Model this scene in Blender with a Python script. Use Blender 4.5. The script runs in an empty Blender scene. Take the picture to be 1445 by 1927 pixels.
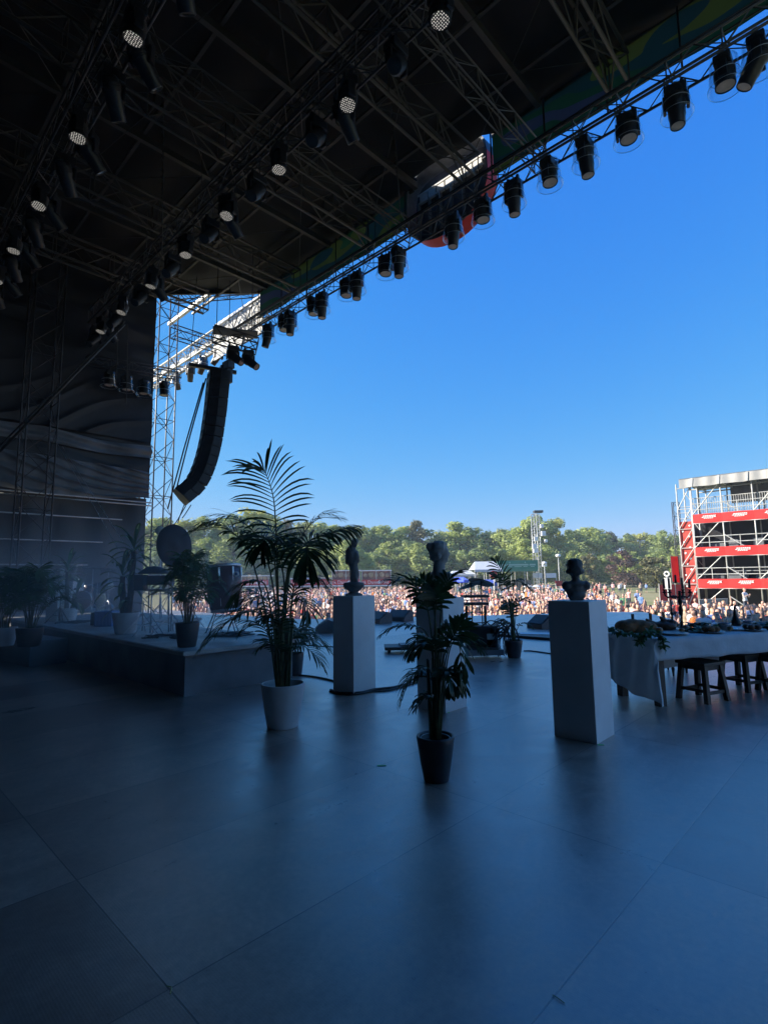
import bpy, bmesh, random
from math import *
from mathutils import Vector as V, Matrix, Quaternion, noise as mnoise
SC = bpy.context.scene; COL = SC.collection
random.seed(7)
# ---------------------------------------------------------------- camera
CAM_Z = 1.5; FPX = 1000.0
TH, RO, AL = radians(6.9), radians(.8), radians(43.8)
FW = V((-sin(AL)*cos(TH), cos(AL)*cos(TH), sin(TH)))
_h = V((cos(AL), sin(AL), 0)); _v = _h.cross(FW)
RT = cos(RO)*_h - sin(RO)*_v; UP = sin(RO)*_h + cos(RO)*_v
CP = V((0, 0, CAM_Z))
cam = bpy.data.cameras.new('camera'); co = bpy.data.objects.new('camera', cam); COL.objects.link(co)
co.matrix_world = Matrix(((RT.x, UP.x, -FW.x, CP.x), (RT.y, UP.y, -FW.y, CP.y), (RT.z, UP.z, -FW.z, CP.z), (0, 0, 0, 1)))
cam.sensor_fit = 'VERTICAL'; cam.sensor_height = 24; cam.sensor_width = 18; cam.lens = 24*FPX/1927
cam.clip_start = .05; cam.clip_end = 3000
SC.camera = co
# ---------------------------------------------------------------- sky, sun, exposure
SUN_DIR = V((-.70, -.55, .46)).normalized()
w = bpy.data.worlds.new('World'); SC.world = w; w.use_nodes = True
nt = w.node_tree; bg = nt.nodes['Background']
sk = nt.nodes.new('ShaderNodeTexSky'); sk.sky_type = 'NISHITA'; sk.sun_disc = False
sk.sun_elevation = asin(SUN_DIR.z); sk.sun_rotation = atan2(SUN_DIR.x, SUN_DIR.y) % (2*pi)
sk.air_density = 1.15; sk.dust_density = .35; sk.ozone_density = 4.5; sk.altitude = 20
hs = nt.nodes.new('ShaderNodeHueSaturation'); hs.inputs['Saturation'].default_value = 1.18
hs.inputs['Hue'].default_value = .5
nt.links.new(sk.outputs[0], hs.inputs['Color']); vm_ = nt.nodes.new('ShaderNodeVectorMath'); vm_.operation = 'MULTIPLY'; vm_.inputs[1].default_value = (.66, .98, 1.22)   # the clean deep blue of this sky
nt.links.new(hs.outputs[0], vm_.inputs[0]); 
def _vm(op, a, b):
    q = nt.nodes.new('ShaderNodeVectorMath'); q.operation = op
    for i, s_ in enumerate((a, b)):
        if isinstance(s_, tuple): q.inputs[i].default_value = s_
        else: nt.links.new(s_, q.inputs[i])
    return q.outputs[0]
_x = vm_.outputs[0]                                            # soft shoulder so the horizon does not bleach
nt.links.new(_vm('DIVIDE', _vm('MULTIPLY', _x, (.50, .936, 5.0)), _vm('ADD', _vm('MULTIPLY', _x, (0, .316, 1.6)), (1, 1, 1))), bg.inputs['Color'])
bg.inputs['Strength'].default_value = .15
sl = bpy.data.lights.new('sun', 'SUN'); so = bpy.data.objects.new('sun', sl); COL.objects.link(so)
sl.energy = 4.9; sl.angle = radians(.5); sl.color = (1, .93, .82)
so.rotation_euler = (-SUN_DIR).to_track_quat('-Z', 'Y').to_euler()
SC.view_settings.view_transform = 'Standard'; SC.view_settings.look = 'None'
SC.view_settings.exposure = 1.15; SC.view_settings.gamma = 1
try:
    cy = SC.cycles
    cy.max_bounces = 8; cy.diffuse_bounces = 4; cy.glossy_bounces = 4; cy.transmission_bounces = 4; cy.transparent_max_bounces = 24
    cy.volume_bounces = 1; cy.use_denoising = True; cy.sample_clamp_indirect = 8
except Exception: pass
# ---------------------------------------------------------------- pixel helpers (photo pixels of 1445 x 1927)
def ray(x, y): return FW*FPX + RT*(x-722.5) + UP*(963.5-y)
def at(x, y, d): return CP + ray(x, y)*(d/FPX)               # depth along the camera axis
def pl(x, y, ax, val):
    d = ray(x, y); return CP + d*((val-CP[ax])/d[ax])
def fl(x, y, z=0): return pl(x, y, 2, z)
def depth(p): return (p-CP).dot(FW)
def proj(p):
    d = p-CP; q = d.dot(FW); return (722.5+FPX*d.dot(RT)/q, 963.5-FPX*d.dot(UP)/q, q)
# ---------------------------------------------------------------- materials
def mat(name, col, rough=.6, metal=0, spec=.5, var=.0, vscale=6., bump=0., bscale=60., trans=0., emit=None, estr=0, space='Object'):
    m = bpy.data.materials.new(name); m.use_nodes = True; n = m.node_tree.nodes; L = m.node_tree.links
    b = n['Principled BSDF']
    b.inputs['Base Color'].default_value = (*col, 1); b.inputs['Roughness'].default_value = rough
    b.inputs['Metallic'].default_value = metal; b.inputs['Specular IOR Level'].default_value = spec
    tc = n.new('ShaderNodeTexCoord')
    if var:
        nz = n.new('ShaderNodeTexNoise'); nz.inputs['Scale'].default_value = vscale; nz.inputs['Detail'].default_value = 5
        L.new(tc.outputs[space], nz.inputs['Vector'])
        rp = n.new('ShaderNodeValToRGB'); e = rp.color_ramp.elements
        e[0].position = .3; e[1].position = .7
        e[0].color = (*[c*(1-var) for c in col], 1); e[1].color = (*[min(1, c*(1+var)) for c in col], 1)
        L.new(nz.outputs['Fac'], rp.inputs[0]); L.new(rp.outputs[0], b.inputs['Base Color'])
    if bump:
        nb = n.new('ShaderNodeTexNoise'); nb.inputs['Scale'].default_value = bscale; nb.inputs['Detail'].default_value = 4
        L.new(tc.outputs[space], nb.inputs['Vector'])
        bp = n.new('ShaderNodeBump'); bp.inputs['Strength'].default_value = bump; bp.inputs['Distance'].default_value = .02
        L.new(nb.outputs['Fac'], bp.inputs['Height']); L.new(bp.outputs[0], b.inputs['Normal'])
    if emit: b.inputs['Emission Color'].default_value = (*emit, 1); b.inputs['Emission Strength'].default_value = estr
    if trans:
        t = n.new('ShaderNodeBsdfTranslucent'); mx = n.new('ShaderNodeMixShader'); mx.inputs[0].default_value = trans
        src = b.inputs['Base Color'].links
        if src: L.new(src[0].from_socket, t.inputs['Color'])
        else: t.inputs['Color'].default_value = (*col, 1)
        out = n['Material Output']
        L.new(b.outputs[0], mx.inputs[1]); L.new(t.outputs[0], mx.inputs[2]); L.new(mx.outputs[0], out.inputs['Surface'])
    return m
M = {}
M['black'] = mat('black_paint', (.018, .018, .02), .5, var=.3, bump=.1)
M['fixture'] = mat('fixture_plastic', (.02, .02, .023), .38, var=.3, vscale=20, bump=.08, bscale=120)
M['truss'] = mat('dark_truss', (.075, .075, .078), .5, .3, var=.3, vscale=3)
M['alu'] = mat('aluminium', (.42, .43, .42), .45, .5, var=.25, vscale=2)
M['galv'] = mat('galvanised_steel', (.50, .50, .47), .55, .2, var=.2, vscale=2)
M['tarp'] = mat('black_tarp', (.017, .018, .024), .45, var=.35, vscale=.8, bump=.25, bscale=5)
M['tarp_grey'] = mat('grey_tarp', (.15, .16, .17), .5, var=.3, vscale=1.2, bump=.25, bscale=6)
M['rooftarp'] = mat('roof_fabric', (.008, .008, .0085), .75, var=.4, vscale=.5, bump=.25, bscale=4)
M['roofsteel'] = mat('roof_steel', (.075, .072, .066), .55, .3, var=.3, vscale=1.5)
M['white'] = mat('white_board', (.84, .83, .81), .55, var=.09, vscale=2.2, bump=.12, bscale=14)
M['whitefab'] = mat('white_fabric', (.85, .84, .80), .8, var=.08, vscale=2, bump=.3, bscale=8, trans=.3)
M['potw'] = mat('white_ceramic', (.62, .63, .64), .42, var=.08, vscale=8)
M['potk'] = mat('dark_plastic', (.028, .027, .032), .4, var=.2, vscale=10)
M['soil'] = mat('soil', (.05, .035, .025), .95, var=.6, vscale=40, bump=.8, bscale=60)
M['leaf'] = mat('palm_leaf', (.030, .066, .022), .40, var=.5, vscale=9, trans=.32)
M['leaf2'] = mat('areca_leaf', (.07, .15, .05), .45, var=.4, vscale=7, trans=.25)
M['stripe'] = mat('corn_leaf', (.10, .19, .055), .4, var=.5, vscale=3, trans=.2)
M['stripepale'] = mat('corn_leaf_stripe', (.55, .62, .26), .45, var=.2, trans=.25)
M['stem'] = mat('palm_stem', (.07, .085, .035), .6, var=.5, vscale=14)
M['cane'] = mat('cane_bark', (.10, .075, .05), .9, var=.5, vscale=18, bump=.6, bscale=30)
M['stone'] = mat('plaster_stone', (.30, .29, .27), .7, var=.3, vscale=9, bump=.2, bscale=40)
M['bronze'] = mat('dark_plaster', (.10, .095, .09), .6, var=.4, vscale=10, bump=.2, bscale=40)
M['plaster'] = mat('white_plaster', (.75, .75, .74), .6, var=.1, vscale=10)
M['wood'] = mat('dark_wood', (.045, .026, .016), .5, var=.45, vscale=7, bump=.2, bscale=30)
M['cloth'] = mat('table_linen', (.70, .70, .70), .85, var=.07, vscale=5, bump=.25, bscale=25, trans=.15)
M['bread'] = mat('bread_crust', (.22, .10, .035), .75, var=.5, vscale=14, bump=.5, bscale=30)
M['meat'] = mat('roast_crust', (.12, .05, .022), .5, var=.5, vscale=14, bump=.5, bscale=30)
M['apple'] = mat('fruit_skin', (.35, .16, .06), .35, var=.5, vscale=12)
M['green'] = mat('green_fruit', (.10, .17, .04), .5, var=.5, vscale=18, bump=.4)
M['plate'] = mat('pewter_plate', (.32, .31, .30), .35, .4, var=.2)
M['iron'] = mat('black_iron', (.015, .014, .014), .4, .4, var=.3)
M['candle'] = mat('candle_wax', (.035, .04, .055), .5, var=.2)
M['chrome'] = mat('chrome', (.6, .6, .62), .28, .6, var=.1)
M['maroon'] = mat('maroon_lacquer', (.075, .012, .016), .3, var=.25, vscale=5)
M['skinhead'] = mat('drum_head', (.75, .72, .62), .6, var=.1)
M['cream'] = mat('cream_lacquer', (.60, .48, .28), .4, var=.15)
M['bluebox'] = mat('blue_plastic', (.06, .16, .42), .5, var=.15)
M['cable'] = mat('black_rubber', (.012, .012, .013), .5, var=.2)
M['tape'] = mat('green_tape', (.10, .70, .18), .5, var=.1)
M['red'] = mat('red_banner', (.62, .020, .018), .6, var=.12, vscale=1.5)
M['redbar'] = mat('red_bar_panel', (.38, .025, .03), .6, var=.2, vscale=2)
M['logo'] = mat('white_print', (.82, .80, .78), .6, var=.05)
M['lens'] = mat('lens_glass', (.03, .04, .05), .06, spec=1.)
M['diffuser'] = mat('frosted_lens', (.62, .54, .45), .5, var=.1, vscale=10)
M['washface'] = None
M['brass'] = mat('cymbal_bronze', (.10, .06, .025), .35, .8, var=.3, vscale=10)
M['grill'] = mat('speaker_grille', (.025, .026, .03), .55, var=.4, vscale=30, bump=.4, bscale=200)
M['pabody'] = mat('speaker_cabinet', (.035, .036, .04), .5, var=.3, vscale=5)

def glass_cover():
    m = bpy.data.materials.new('clear_cover'); m.use_nodes = True; n = m.node_tree.nodes; L = m.node_tree.links
    n.remove(n['Principled BSDF'])
    t = n.new('ShaderNodeBsdfTransparent'); t.inputs[0].default_value = (.93, .95, .96, 1)
    g = n.new('ShaderNodeBsdfGlossy'); g.inputs['Roughness'].default_value = .12; g.inputs['Color'].default_value = (.9, .93, .95, 1)
    lw = n.new('ShaderNodeLayerWeight'); lw.inputs[0].default_value = .35
    mx = n.new('ShaderNodeMixShader')
    pw = n.new('ShaderNodeMath'); pw.operation = 'MULTIPLY'; pw.inputs[1].default_value = .5
    L.new(lw.outputs['Facing'], pw.inputs[0]); L.new(pw.outputs[0], mx.inputs[0])
    L.new(t.outputs[0], mx.inputs[1]); L.new(g.outputs[0], mx.inputs[2]); L.new(mx.outputs[0], n['Material Output'].inputs['Surface'])
    return m
M['cover'] = glass_cover()
def wash_face():
    m = mat('led_face', (.03, .03, .03), .3); n = m.node_tree.nodes; L = m.node_tree.links; b = n['Principled BSDF']
    tc = n.new('ShaderNodeTexCoord'); vo = n.new('ShaderNodeTexVoronoi'); vo.inputs['Scale'].default_value = 24; vo.inputs['Randomness'].default_value = .25
    vo.voronoi_dimensions = '2D'
    L.new(tc.outputs['Object'], vo.inputs['Vector'])
    r = n.new('ShaderNodeValToRGB'); e = r.color_ramp.elements; e[0].position = .22; e[0].color = (.8, .76, .68, 1); e[1].position = .31; e[1].color = (.01, .01, .01, 1)
    L.new(vo.outputs['Distance'], r.inputs[0]); L.new(r.outputs[0], b.inputs['Base Color']); L.new(r.outputs[0], b.inputs['Emission Color'])
    b.inputs['Emission Strength'].default_value = .36  # weak glow put in for daylight reflected by the lenses
    return m
M['washface'] = wash_face()
# ---------------------------------------------------------------- mesh helpers
LOC = {}
class MB:
    def __init__(s): s.v = []; s.f = []; s.m = []; s.mi = 0; s.sm = []
    def add(s, vs, fs, smooth=False):
        o = len(s.v); s.v += [V(p) for p in vs]
        for f in fs: s.f.append([i+o for i in f]); s.m.append(s.mi); s.sm.append(smooth)
        return s
    def box(s, c, d, rz=0, R=None, taper=1):
        c = V(c); R = R or Matrix.Rotation(rz, 3, 'Z'); x, y, z = d[0]/2, d[1]/2, d[2]/2
        vs = [(-x, -y, -z), (x, -y, -z), (x, y, -z), (-x, y, -z), (-x*taper, -y*taper, z), (x*taper, -y*taper, z), (x*taper, y*taper, z), (-x*taper, y*taper, z)]
        return s.add([c+R@V(p) for p in vs], [(3, 2, 1, 0), (4, 5, 6, 7), (0, 1, 5, 4), (1, 2, 6, 5), (2, 3, 7, 6), (3, 0, 4, 7)])
    def rbox(s, c, d, rz=0, b=.01, R=None):                   # box with chamfered edges
        bm = bmesh.new(); bmesh.ops.create_cube(bm, size=1); R = R or Matrix.Rotation(rz, 3, 'Z')
        for q in bm.verts: q.co = V((q.co.x*d[0], q.co.y*d[1], q.co.z*d[2]))
        bmesh.ops.bevel(bm, geom=bm.edges[:], offset=b, segments=2, affect='EDGES', profile=.6)
        bm.verts.index_update(); s.add([V(c)+R@q.co for q in bm.verts], [[q.index for q in f.verts] for f in bm.faces]); bm.free(); return s
    def tube(s, pts, r, n=6, cap=True):
        pts = [V(p) for p in pts]; k = len(pts)
        rs = r if isinstance(r, (list, tuple)) else [r]*k
        vs = []; fs = []; ref = None
        for i, p in enumerate(pts):
            t = (pts[min(i+1, k-1)]-pts[max(i-1, 0)])
            t = t.normalized() if t.length > 1e-9 else V((0, 0, 1))
            if ref is None: ref = V((0, 0, 1)) if abs(t.z) < .9 else V((1, 0, 0))
            a = t.cross(ref)
            if a.length < 1e-4: a = t.cross(V((.3, 1, .2)))
            a.normalize(); b = t.cross(a); ref = a.cross(t) if False else ref
            for j in range(n):
                q = 2*pi*j/n; vs.append(p+(a*cos(q)+b*sin(q))*rs[i])
        for i in range(k-1):
            for j in range(n): fs.append((i*n+j, i*n+(j+1) % n, (i+1)*n+(j+1) % n, (i+1)*n+j))
        if cap: fs += [tuple(range(n))[::-1], tuple((k-1)*n+j for j in range(n))]
        return s.add(vs, fs, n > 5)
    def lathe(s, prof, c=(0, 0, 0), n=24, R=None, cap=False, sx=1, sy=1):
        c = V(c); R = R or Matrix.Identity(3); vs = []; fs = []; k = len(prof)
        for r, z in prof:
            for j in range(n): q = 2*pi*j/n; vs.append(c+R@V((r*cos(q)*sx, r*sin(q)*sy, z)))
        for i in range(k-1):
            for j in range(n): fs.append((i*n+j, i*n+(j+1) % n, (i+1)*n+(j+1) % n, (i+1)*n+j))
        if cap: fs += [tuple(range(n))[::-1], tuple((k-1)*n+j for j in range(n))]
        return s.add(vs, fs, True)
    def ball(s, c, r, n=12, m=8, R=None):
        r = r if isinstance(r, (tuple, list)) else (r, r, r); c = V(c); R = R or Matrix.Identity(3)
        vs = [c+R@V((0, 0, -r[2]))]
        for i in range(1, m):
            a = -pi/2+pi*i/m
            for j in range(n): q = 2*pi*j/n; vs.append(c+R@V((r[0]*cos(a)*cos(q), r[1]*cos(a)*sin(q), r[2]*sin(a))))
        vs.append(c+R@V((0, 0, r[2]))); fs = []
        for j in range(n): fs.append((0, 1+(j+1) % n, 1+j))
        for i in range(m-2):
            for j in range(n): fs.append((1+i*n+j, 1+i*n+(j+1) % n, 1+(i+1)*n+(j+1) % n, 1+(i+1)*n+j))
        e = len(vs)-1
        for j in range(n): fs.append((1+(m-2)*n+j, 1+(m-2)*n+(j+1) % n, e))
        return s.add(vs, fs, True)
    def cyl(s, p0, p1, r, n=16, r1=None): return s.tube([p0, p1], [r, r if r1 is None else r1], n)
    def prism(s, pts, vec):                                    # flat outline (3-D points) extruded by vec
        k = len(pts); vec = V(vec); vs = [V(p) for p in pts]+[V(p)+vec for p in pts]
        return s.add(vs, [tuple(range(k))[::-1], tuple(range(k, 2*k))]+[(i, (i+1) % k, k+(i+1) % k, k+i) for i in range(k)])
    def grid(s, fn, nu, nv, smooth=True, cut=None):
        vs = [fn(i/nu, j/nv) for j in range(nv+1) for i in range(nu+1)]
        fs = [(j*(nu+1)+i, j*(nu+1)+i+1, (j+1)*(nu+1)+i+1, (j+1)*(nu+1)+i) for j in range(nv) for i in range(nu)]
        return s.add(vs, fs, smooth)
    def mesh(s, name, mats, off=V((0, 0, 0))):
        me = bpy.data.meshes.new(name); me.from_pydata([p-off for p in s.v], [], s.f)
        for m in (mats if isinstance(mats, (list, tuple)) else [mats]): me.materials.append(m)
        me.polygons.foreach_set('material_index', s.m); me.polygons.foreach_set('use_smooth', s.sm)
        me.update(); return me
    def build(s, name, mats, parent=None, fix=True):
        off = LOC.get(parent.name, V((0, 0, 0))) if parent else V((0, 0, 0))
        me = s.mesh(name, mats, off)
        if fix:
            bm = bmesh.new(); bm.from_mesh(me); bmesh.ops.recalc_face_normals(bm, faces=bm.faces[:]); bm.to_mesh(me); bm.free()
        o = bpy.data.objects.new(name, me); COL.objects.link(o)
        if parent: o.parent = parent; LOC[o.name] = off
        return o
def tag(o, label=None, cat=None, group=None, kind=None):
    if label: o['label'] = label
    if cat: o['category'] = cat
    if group: o['group'] = group
    if kind: o['kind'] = kind
    return o
def thing(name, label, cat, loc=(0, 0, 0), group=None):
    o = bpy.data.objects.new(name, None); COL.objects.link(o); o.location = loc; o.empty_display_size = .2
    LOC[o.name] = V(loc); return tag(o, label, cat, group)
def single(mb, name, mats, label, cat, group=None, loc=None):  # a thing that is one mesh
    if loc is None:
        n = len(mb.v); loc = V((sum(p.x for p in mb.v)/n, sum(p.y for p in mb.v)/n, min(p.z for p in mb.v)))
    loc = V(loc); me = mb.mesh(name, mats, loc)
    bm = bmesh.new(); bm.from_mesh(me); bmesh.ops.recalc_face_normals(bm, faces=bm.faces[:]); bm.to_mesh(me); bm.free()
    o = bpy.data.objects.new(name, me); COL.objects.link(o); o.location = loc; LOC[o.name] = loc
    return tag(o, label, cat, group)
def struct(mb, name, mats): return tag(mb.build(name, mats), kind='structure')
def copy_tree(o, loc, rz=None, label=None, scale=None):
    def rec(s, par):
        c = s.copy(); COL.objects.link(c)
        if par: c.parent = par
        for ch in KIDS(s): rec(ch, c)
        return c
    c = rec(o, None); c.location = loc
    if rz is not None: c.rotation_euler = (0, 0, rz)
    if scale: c.scale = (scale,)*3 if isinstance(scale, (int, float)) else scale
    if label: c['label'] = label
    return c
def KIDS(o): return [x for x in bpy.data.objects if x.parent is o] if not hasattr(o, 'children') else list(o.children)
def text(body, size, loc, R, m, parent, name='lettering', ext=.004):
    cu = bpy.data.curves.new(name, 'FONT'); cu.body = body; cu.size = size; cu.align_x = 'CENTER'; cu.align_y = 'CENTER'; cu.extrude = ext
    t = bpy.data.objects.new(name, cu); COL.objects.link(t)
    dg = bpy.context.evaluated_depsgraph_get(); me = bpy.data.meshes.new_from_object(t.evaluated_get(dg)); bpy.data.objects.remove(t)
    o = bpy.data.objects.new(name, me); COL.objects.link(o); me.materials.clear(); me.materials.append(m)
    off = LOC.get(parent.name, V((0, 0, 0)))
    me.transform(Matrix.Translation(V(loc)-off) @ R.to_4x4()); o.parent = parent; LOC[o.name] = off
    return o
def fuse(shapes, vox, smooth=6):                               # overlapping shapes -> one continuous skin
    mb = MB()
    for sh in shapes:
        if sh[0] == 's': mb.ball(sh[1], sh[2], 14, 10, sh[3] if len(sh) > 3 else None)
        else:
            p0, p1, r0, r1 = V(sh[1]), V(sh[2]), sh[3], sh[4]
            mb.tube([p0, p1], [r0, r1], 10); mb.ball(p0, r0*.99, 10, 8); mb.ball(p1, r1*.99, 10, 8)
    me = mb.mesh('tmp', [M['black']]); bm = bmesh.new(); bm.from_mesh(me); bmesh.ops.recalc_face_normals(bm, faces=bm.faces[:]); bm.to_mesh(me); bm.free()
    o = bpy.data.objects.new('tmp', me); COL.objects.link(o)
    r = o.modifiers.new('r', 'REMESH'); r.mode = 'VOXEL'; r.voxel_size = vox
    s = o.modifiers.new('s', 'SMOOTH'); s.factor = .5; s.iterations = smooth
    dg = bpy.context.evaluated_depsgraph_get(); out = bpy.data.meshes.new_from_object(o.evaluated_get(dg))
    bpy.data.objects.remove(o); bpy.data.meshes.remove(me)
    res = MB(); res.add([q.co.copy() for q in out.vertices], [list(p.vertices) for p in out.polygons], True); bpy.data.meshes.remove(out)
    return res
def truss_geo(c, l, p0, p1, w, h, step, rc=.025, rl=.012, up=V((0, 0, 1)), nc=6):
    p0, p1 = V(p0), V(p1); t = (p1-p0); Ln = t.length; t.normalize(); s = t.cross(up).normalized(); u = s.cross(t)
    cs = [(-w/2, -h/2), (w/2, -h/2), (w/2, h/2), (-w/2, h/2)]
    def P(k, d): return p0+t*d+s*cs[k][0]+u*cs[k][1]
    for k in range(4): c.tube([P(k, 0), P(k, Ln)], rc, nc)
    n = max(1, round(Ln/step)); st = Ln/n
    for i in range(n):
        for k in range(4):
            a, b = k, (k+1) % 4
            if (i+k) % 2: a, b = b, a
            l.tube([P(a, i*st), P(b, (i+1)*st)], rl, 4, False)
            if i % 2 == 0: l.tube([P(k, i*st), P((k+1) % 4, i*st)], rl, 4, False)
    for k in range(4): l.tube([P(k, Ln), P((k+1) % 4, Ln)], rl, 4, False)
def truss(name, label, cat, p0, p1, w, h, step, m=None, group=None, rc=.025, rl=.012, up=V((0, 0, 1))):
    t = thing(name, label, cat, p0, group); c, l = MB(), MB(); truss_geo(c, l, p0, p1, w, h, step, rc, rl, up)
    c.build('chord_tubes', m or M['truss'], t, False); l.build('lacing', m or M['truss'], t, False); return t
ORD = 'first second third fourth fifth sixth seventh eighth ninth tenth eleventh twelfth thirteenth fourteenth fifteenth sixteenth seventeenth eighteenth nineteenth twentieth'.split()
def lerp(a, b, t): return a+(b-a)*t
def bez(pts, n):
    """smooth curve through control points (Catmull-Rom)"""
    P = [V(p) for p in pts]; P = [P[0]*2-P[1]]+P+[P[-1]*2-P[-2]]; out = []
    k = len(P)-3
    for i in range(n+1):
        u = i/n*k; j = min(int(u), k-1); t = u-j; a, b, c, d = P[j:j+4]
        out.append(.5*((2*b)+(c-a)*t+(2*a-5*b+4*c-d)*t*t+(3*b-a-3*c+d)*t*t*t))
    return out
SMOKE_D = 0.30
HAZE_D = 0.00055
# ================================================================ SETTING: field, stage floor, riser
GZ = -1.8
def field_mat():
    m = mat('field_grass', (.12, .13, .04), .95); n = m.node_tree.nodes; L = m.node_tree.links; b = n['Principled BSDF']
    tc = n.new('ShaderNodeTexCoord'); a = n.new('ShaderNodeTexNoise'); a.inputs['Scale'].default_value = .06; a.inputs['Detail'].default_value = 8
    L.new(tc.outputs['Object'], a.inputs['Vector']); r = n.new('ShaderNodeValToRGB'); e = r.color_ramp.elements
    e[0].position = .35; e[0].color = (.30, .25, .13, 1); e[1].position = .6; e[1].color = (.17, .19, .05, 1)
    L.new(a.outputs['Fac'], r.inputs[0]); L.new(r.outputs[0], b.inputs['Base Color']); return m
mb = MB(); mb.add([(-1500, -600, GZ), (1500, -600, GZ), (1500, 2000, GZ), (-1500, 2000, GZ)], [(0, 1, 2, 3)]); struct(mb, 'field', field_mat())
def floor_mat(name, light=1.):
    m = mat(name, (.1, .1, .1), .42, spec=1.); n = m.node_tree.nodes; L = m.node_tree.links; b = n['Principled BSDF']
    tc = n.new('ShaderNodeTexCoord'); sp = n.new('ShaderNodeSeparateXYZ'); L.new(tc.outputs['Object'], sp.inputs[0])
    ax = n.new('ShaderNodeMath'); ax.inputs[1].default_value = 3.13+1.05*60; L.new(sp.outputs['X'], ax.inputs[0])
    ay = n.new('ShaderNodeMath'); ay.inputs[1].default_value = -.99+2.13*40; L.new(sp.outputs['Y'], ay.inputs[0])
    cb = n.new('ShaderNodeCombineXYZ'); L.new(ay.outputs[0], cb.inputs['X']); L.new(ax.outputs[0], cb.inputs['Y'])
    br = n.new('ShaderNodeTexBrick'); br.offset = 0; br.squash = 1
    br.inputs['Scale'].default_value = 1; br.inputs['Brick Width'].default_value = 2.13; br.inputs['Row Height'].default_value = 1.05
    br.inputs['Mortar Size'].default_value = .004; br.inputs['Mortar Smooth'].default_value = .3
    br.inputs['Color1'].default_value = (.24*light, .175*light, .14*light, 1); br.inputs['Color2'].default_value = (.48*light, .345*light, .27*light, 1); br.inputs['Mortar'].default_value = (.05, .045, .045, 1)
    L.new(cb.outputs[0], br.inputs['Vector'])
    nz = n.new('ShaderNodeTexNoise'); nz.inputs['Scale'].default_value = 1.3; nz.inputs['Detail'].default_value = 9; nz.inputs['Roughness'].default_value = .65
    L.new(tc.outputs['Object'], nz.inputs['Vector'])
    r1 = n.new('ShaderNodeMapRange'); r1.inputs[3].default_value = .62; r1.inputs[4].default_value = 1.38; L.new(nz.outputs['Fac'], r1.inputs[0])
    vm = n.new('ShaderNodeVectorMath'); vm.operation = 'SCALE'; L.new(br.outputs['Color'], vm.inputs[0]); L.new(r1.outputs[0], vm.inputs['Scale'])
    L.new(vm.outputs[0], b.inputs['Base Color'])
    r2 = n.new('ShaderNodeMapRange'); r2.inputs[3].default_value = .30; r2.inputs[4].default_value = .44; b.inputs['Coat Weight'].default_value = .85; b.inputs['Coat Roughness'].default_value = .34; b.inputs['Coat IOR'].default_value = 1.95; L.new(nz.outputs['Fac'], r2.inputs[0]); L.new(r2.outputs[0], b.inputs['Roughness'])
    # scuffs: long faint streaks and dull footprints in the sheen
    ms = n.new('ShaderNodeMapping'); ms.inputs['Rotation'].default_value = (0, 0, .7); ms.inputs['Scale'].default_value = (3.0, 2.2, 1); L.new(tc.outputs['Object'], ms.inputs[0])
    sn = n.new('ShaderNodeTexNoise'); sn.inputs['Scale'].default_value = 1.1; sn.inputs['Detail'].default_value = 7; sn.inputs['Distortion'].default_value = 1.2; L.new(ms.outputs[0], sn.inputs['Vector'])
    f2 = n.new('ShaderNodeTexNoise'); f2.inputs['Scale'].default_value = 26; f2.inputs['Detail'].default_value = 8; f2.inputs['Roughness'].default_value = .75; L.new(tc.outputs['Object'], f2.inputs['Vector'])
    av = n.new('ShaderNodeMath'); av.operation = 'MULTIPLY'; L.new(sn.outputs['Fac'], av.inputs[0]); L.new(f2.outputs['Fac'], av.inputs[1])
    r3 = n.new('ShaderNodeMapRange'); r3.inputs[1].default_value = .12; r3.inputs[2].default_value = .42; r3.inputs[3].default_value = .26; r3.inputs[4].default_value = .52; L.new(av.outputs[0], r3.inputs[0]); L.new(r3.outputs[0], b.inputs['Coat Roughness'])
    r4 = n.new('ShaderNodeMapRange'); r4.inputs[1].default_value = .12; r4.inputs[2].default_value = .42; r4.inputs[3].default_value = .58; r4.inputs[4].default_value = 1.45; L.new(av.outputs[0], r4.inputs[0])
    v5 = n.new('ShaderNodeVectorMath'); v5.operation = 'SCALE'; L.new(vm.outputs[0], v5.inputs[0]); L.new(r4.outputs[0], v5.inputs['Scale']); L.new(v5.outputs[0], b.inputs['Base Color'])
    ck = n.new('ShaderNodeTexVoronoi'); ck.inputs['Scale'].default_value = 90; ck.inputs['Randomness'].default_value = .15; L.new(tc.outputs['Object'], ck.inputs['Vector'])
    bp = n.new('ShaderNodeBump'); bp.inputs['Strength'].default_value = .16; bp.inputs['Distance'].default_value = .004; L.new(ck.outputs['Distance'], bp.inputs['Height'])
    b2 = n.new('ShaderNodeBump'); b2.inputs['Strength'].default_value = .6; b2.inputs['Distance'].default_value = .01; b2.invert = True
    L.new(br.outputs['Fac'], b2.inputs['Height']); L.new(bp.outputs[0], b2.inputs['Normal']); L.new(b2.outputs[0], b.inputs['Normal'])
    return m
FLOORM = floor_mat('stage_boards')
mb = MB(); mb.box((-9, 3.4, -.15), (36, 16.8, .3)); struct(mb, 'stage_floor', FLOORM)
mb = MB(); ring = [(-16.5, 11.803), (-4.6, 11.803), (-5.4, 19.0), (-7.2, 21.9), (-8.6, 21.2), (-10.4, 18.35), (-12.4, 15.9), (-14.0, 13.9), (-15.2, 12.5)]
mb.prism([(x, y, -.3) for x, y in ring], (0, 0, .296)); struct(mb, 'forestage_floor', floor_mat('forestage_boards', 1.15))
# dark facing under the stage
mb = MB(); mb.box((-9, 3.4, (-.3+GZ)/2), (35.6, 16.4, -GZ-.3)); struct(mb, 'stage_base', M['tarp'])
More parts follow.
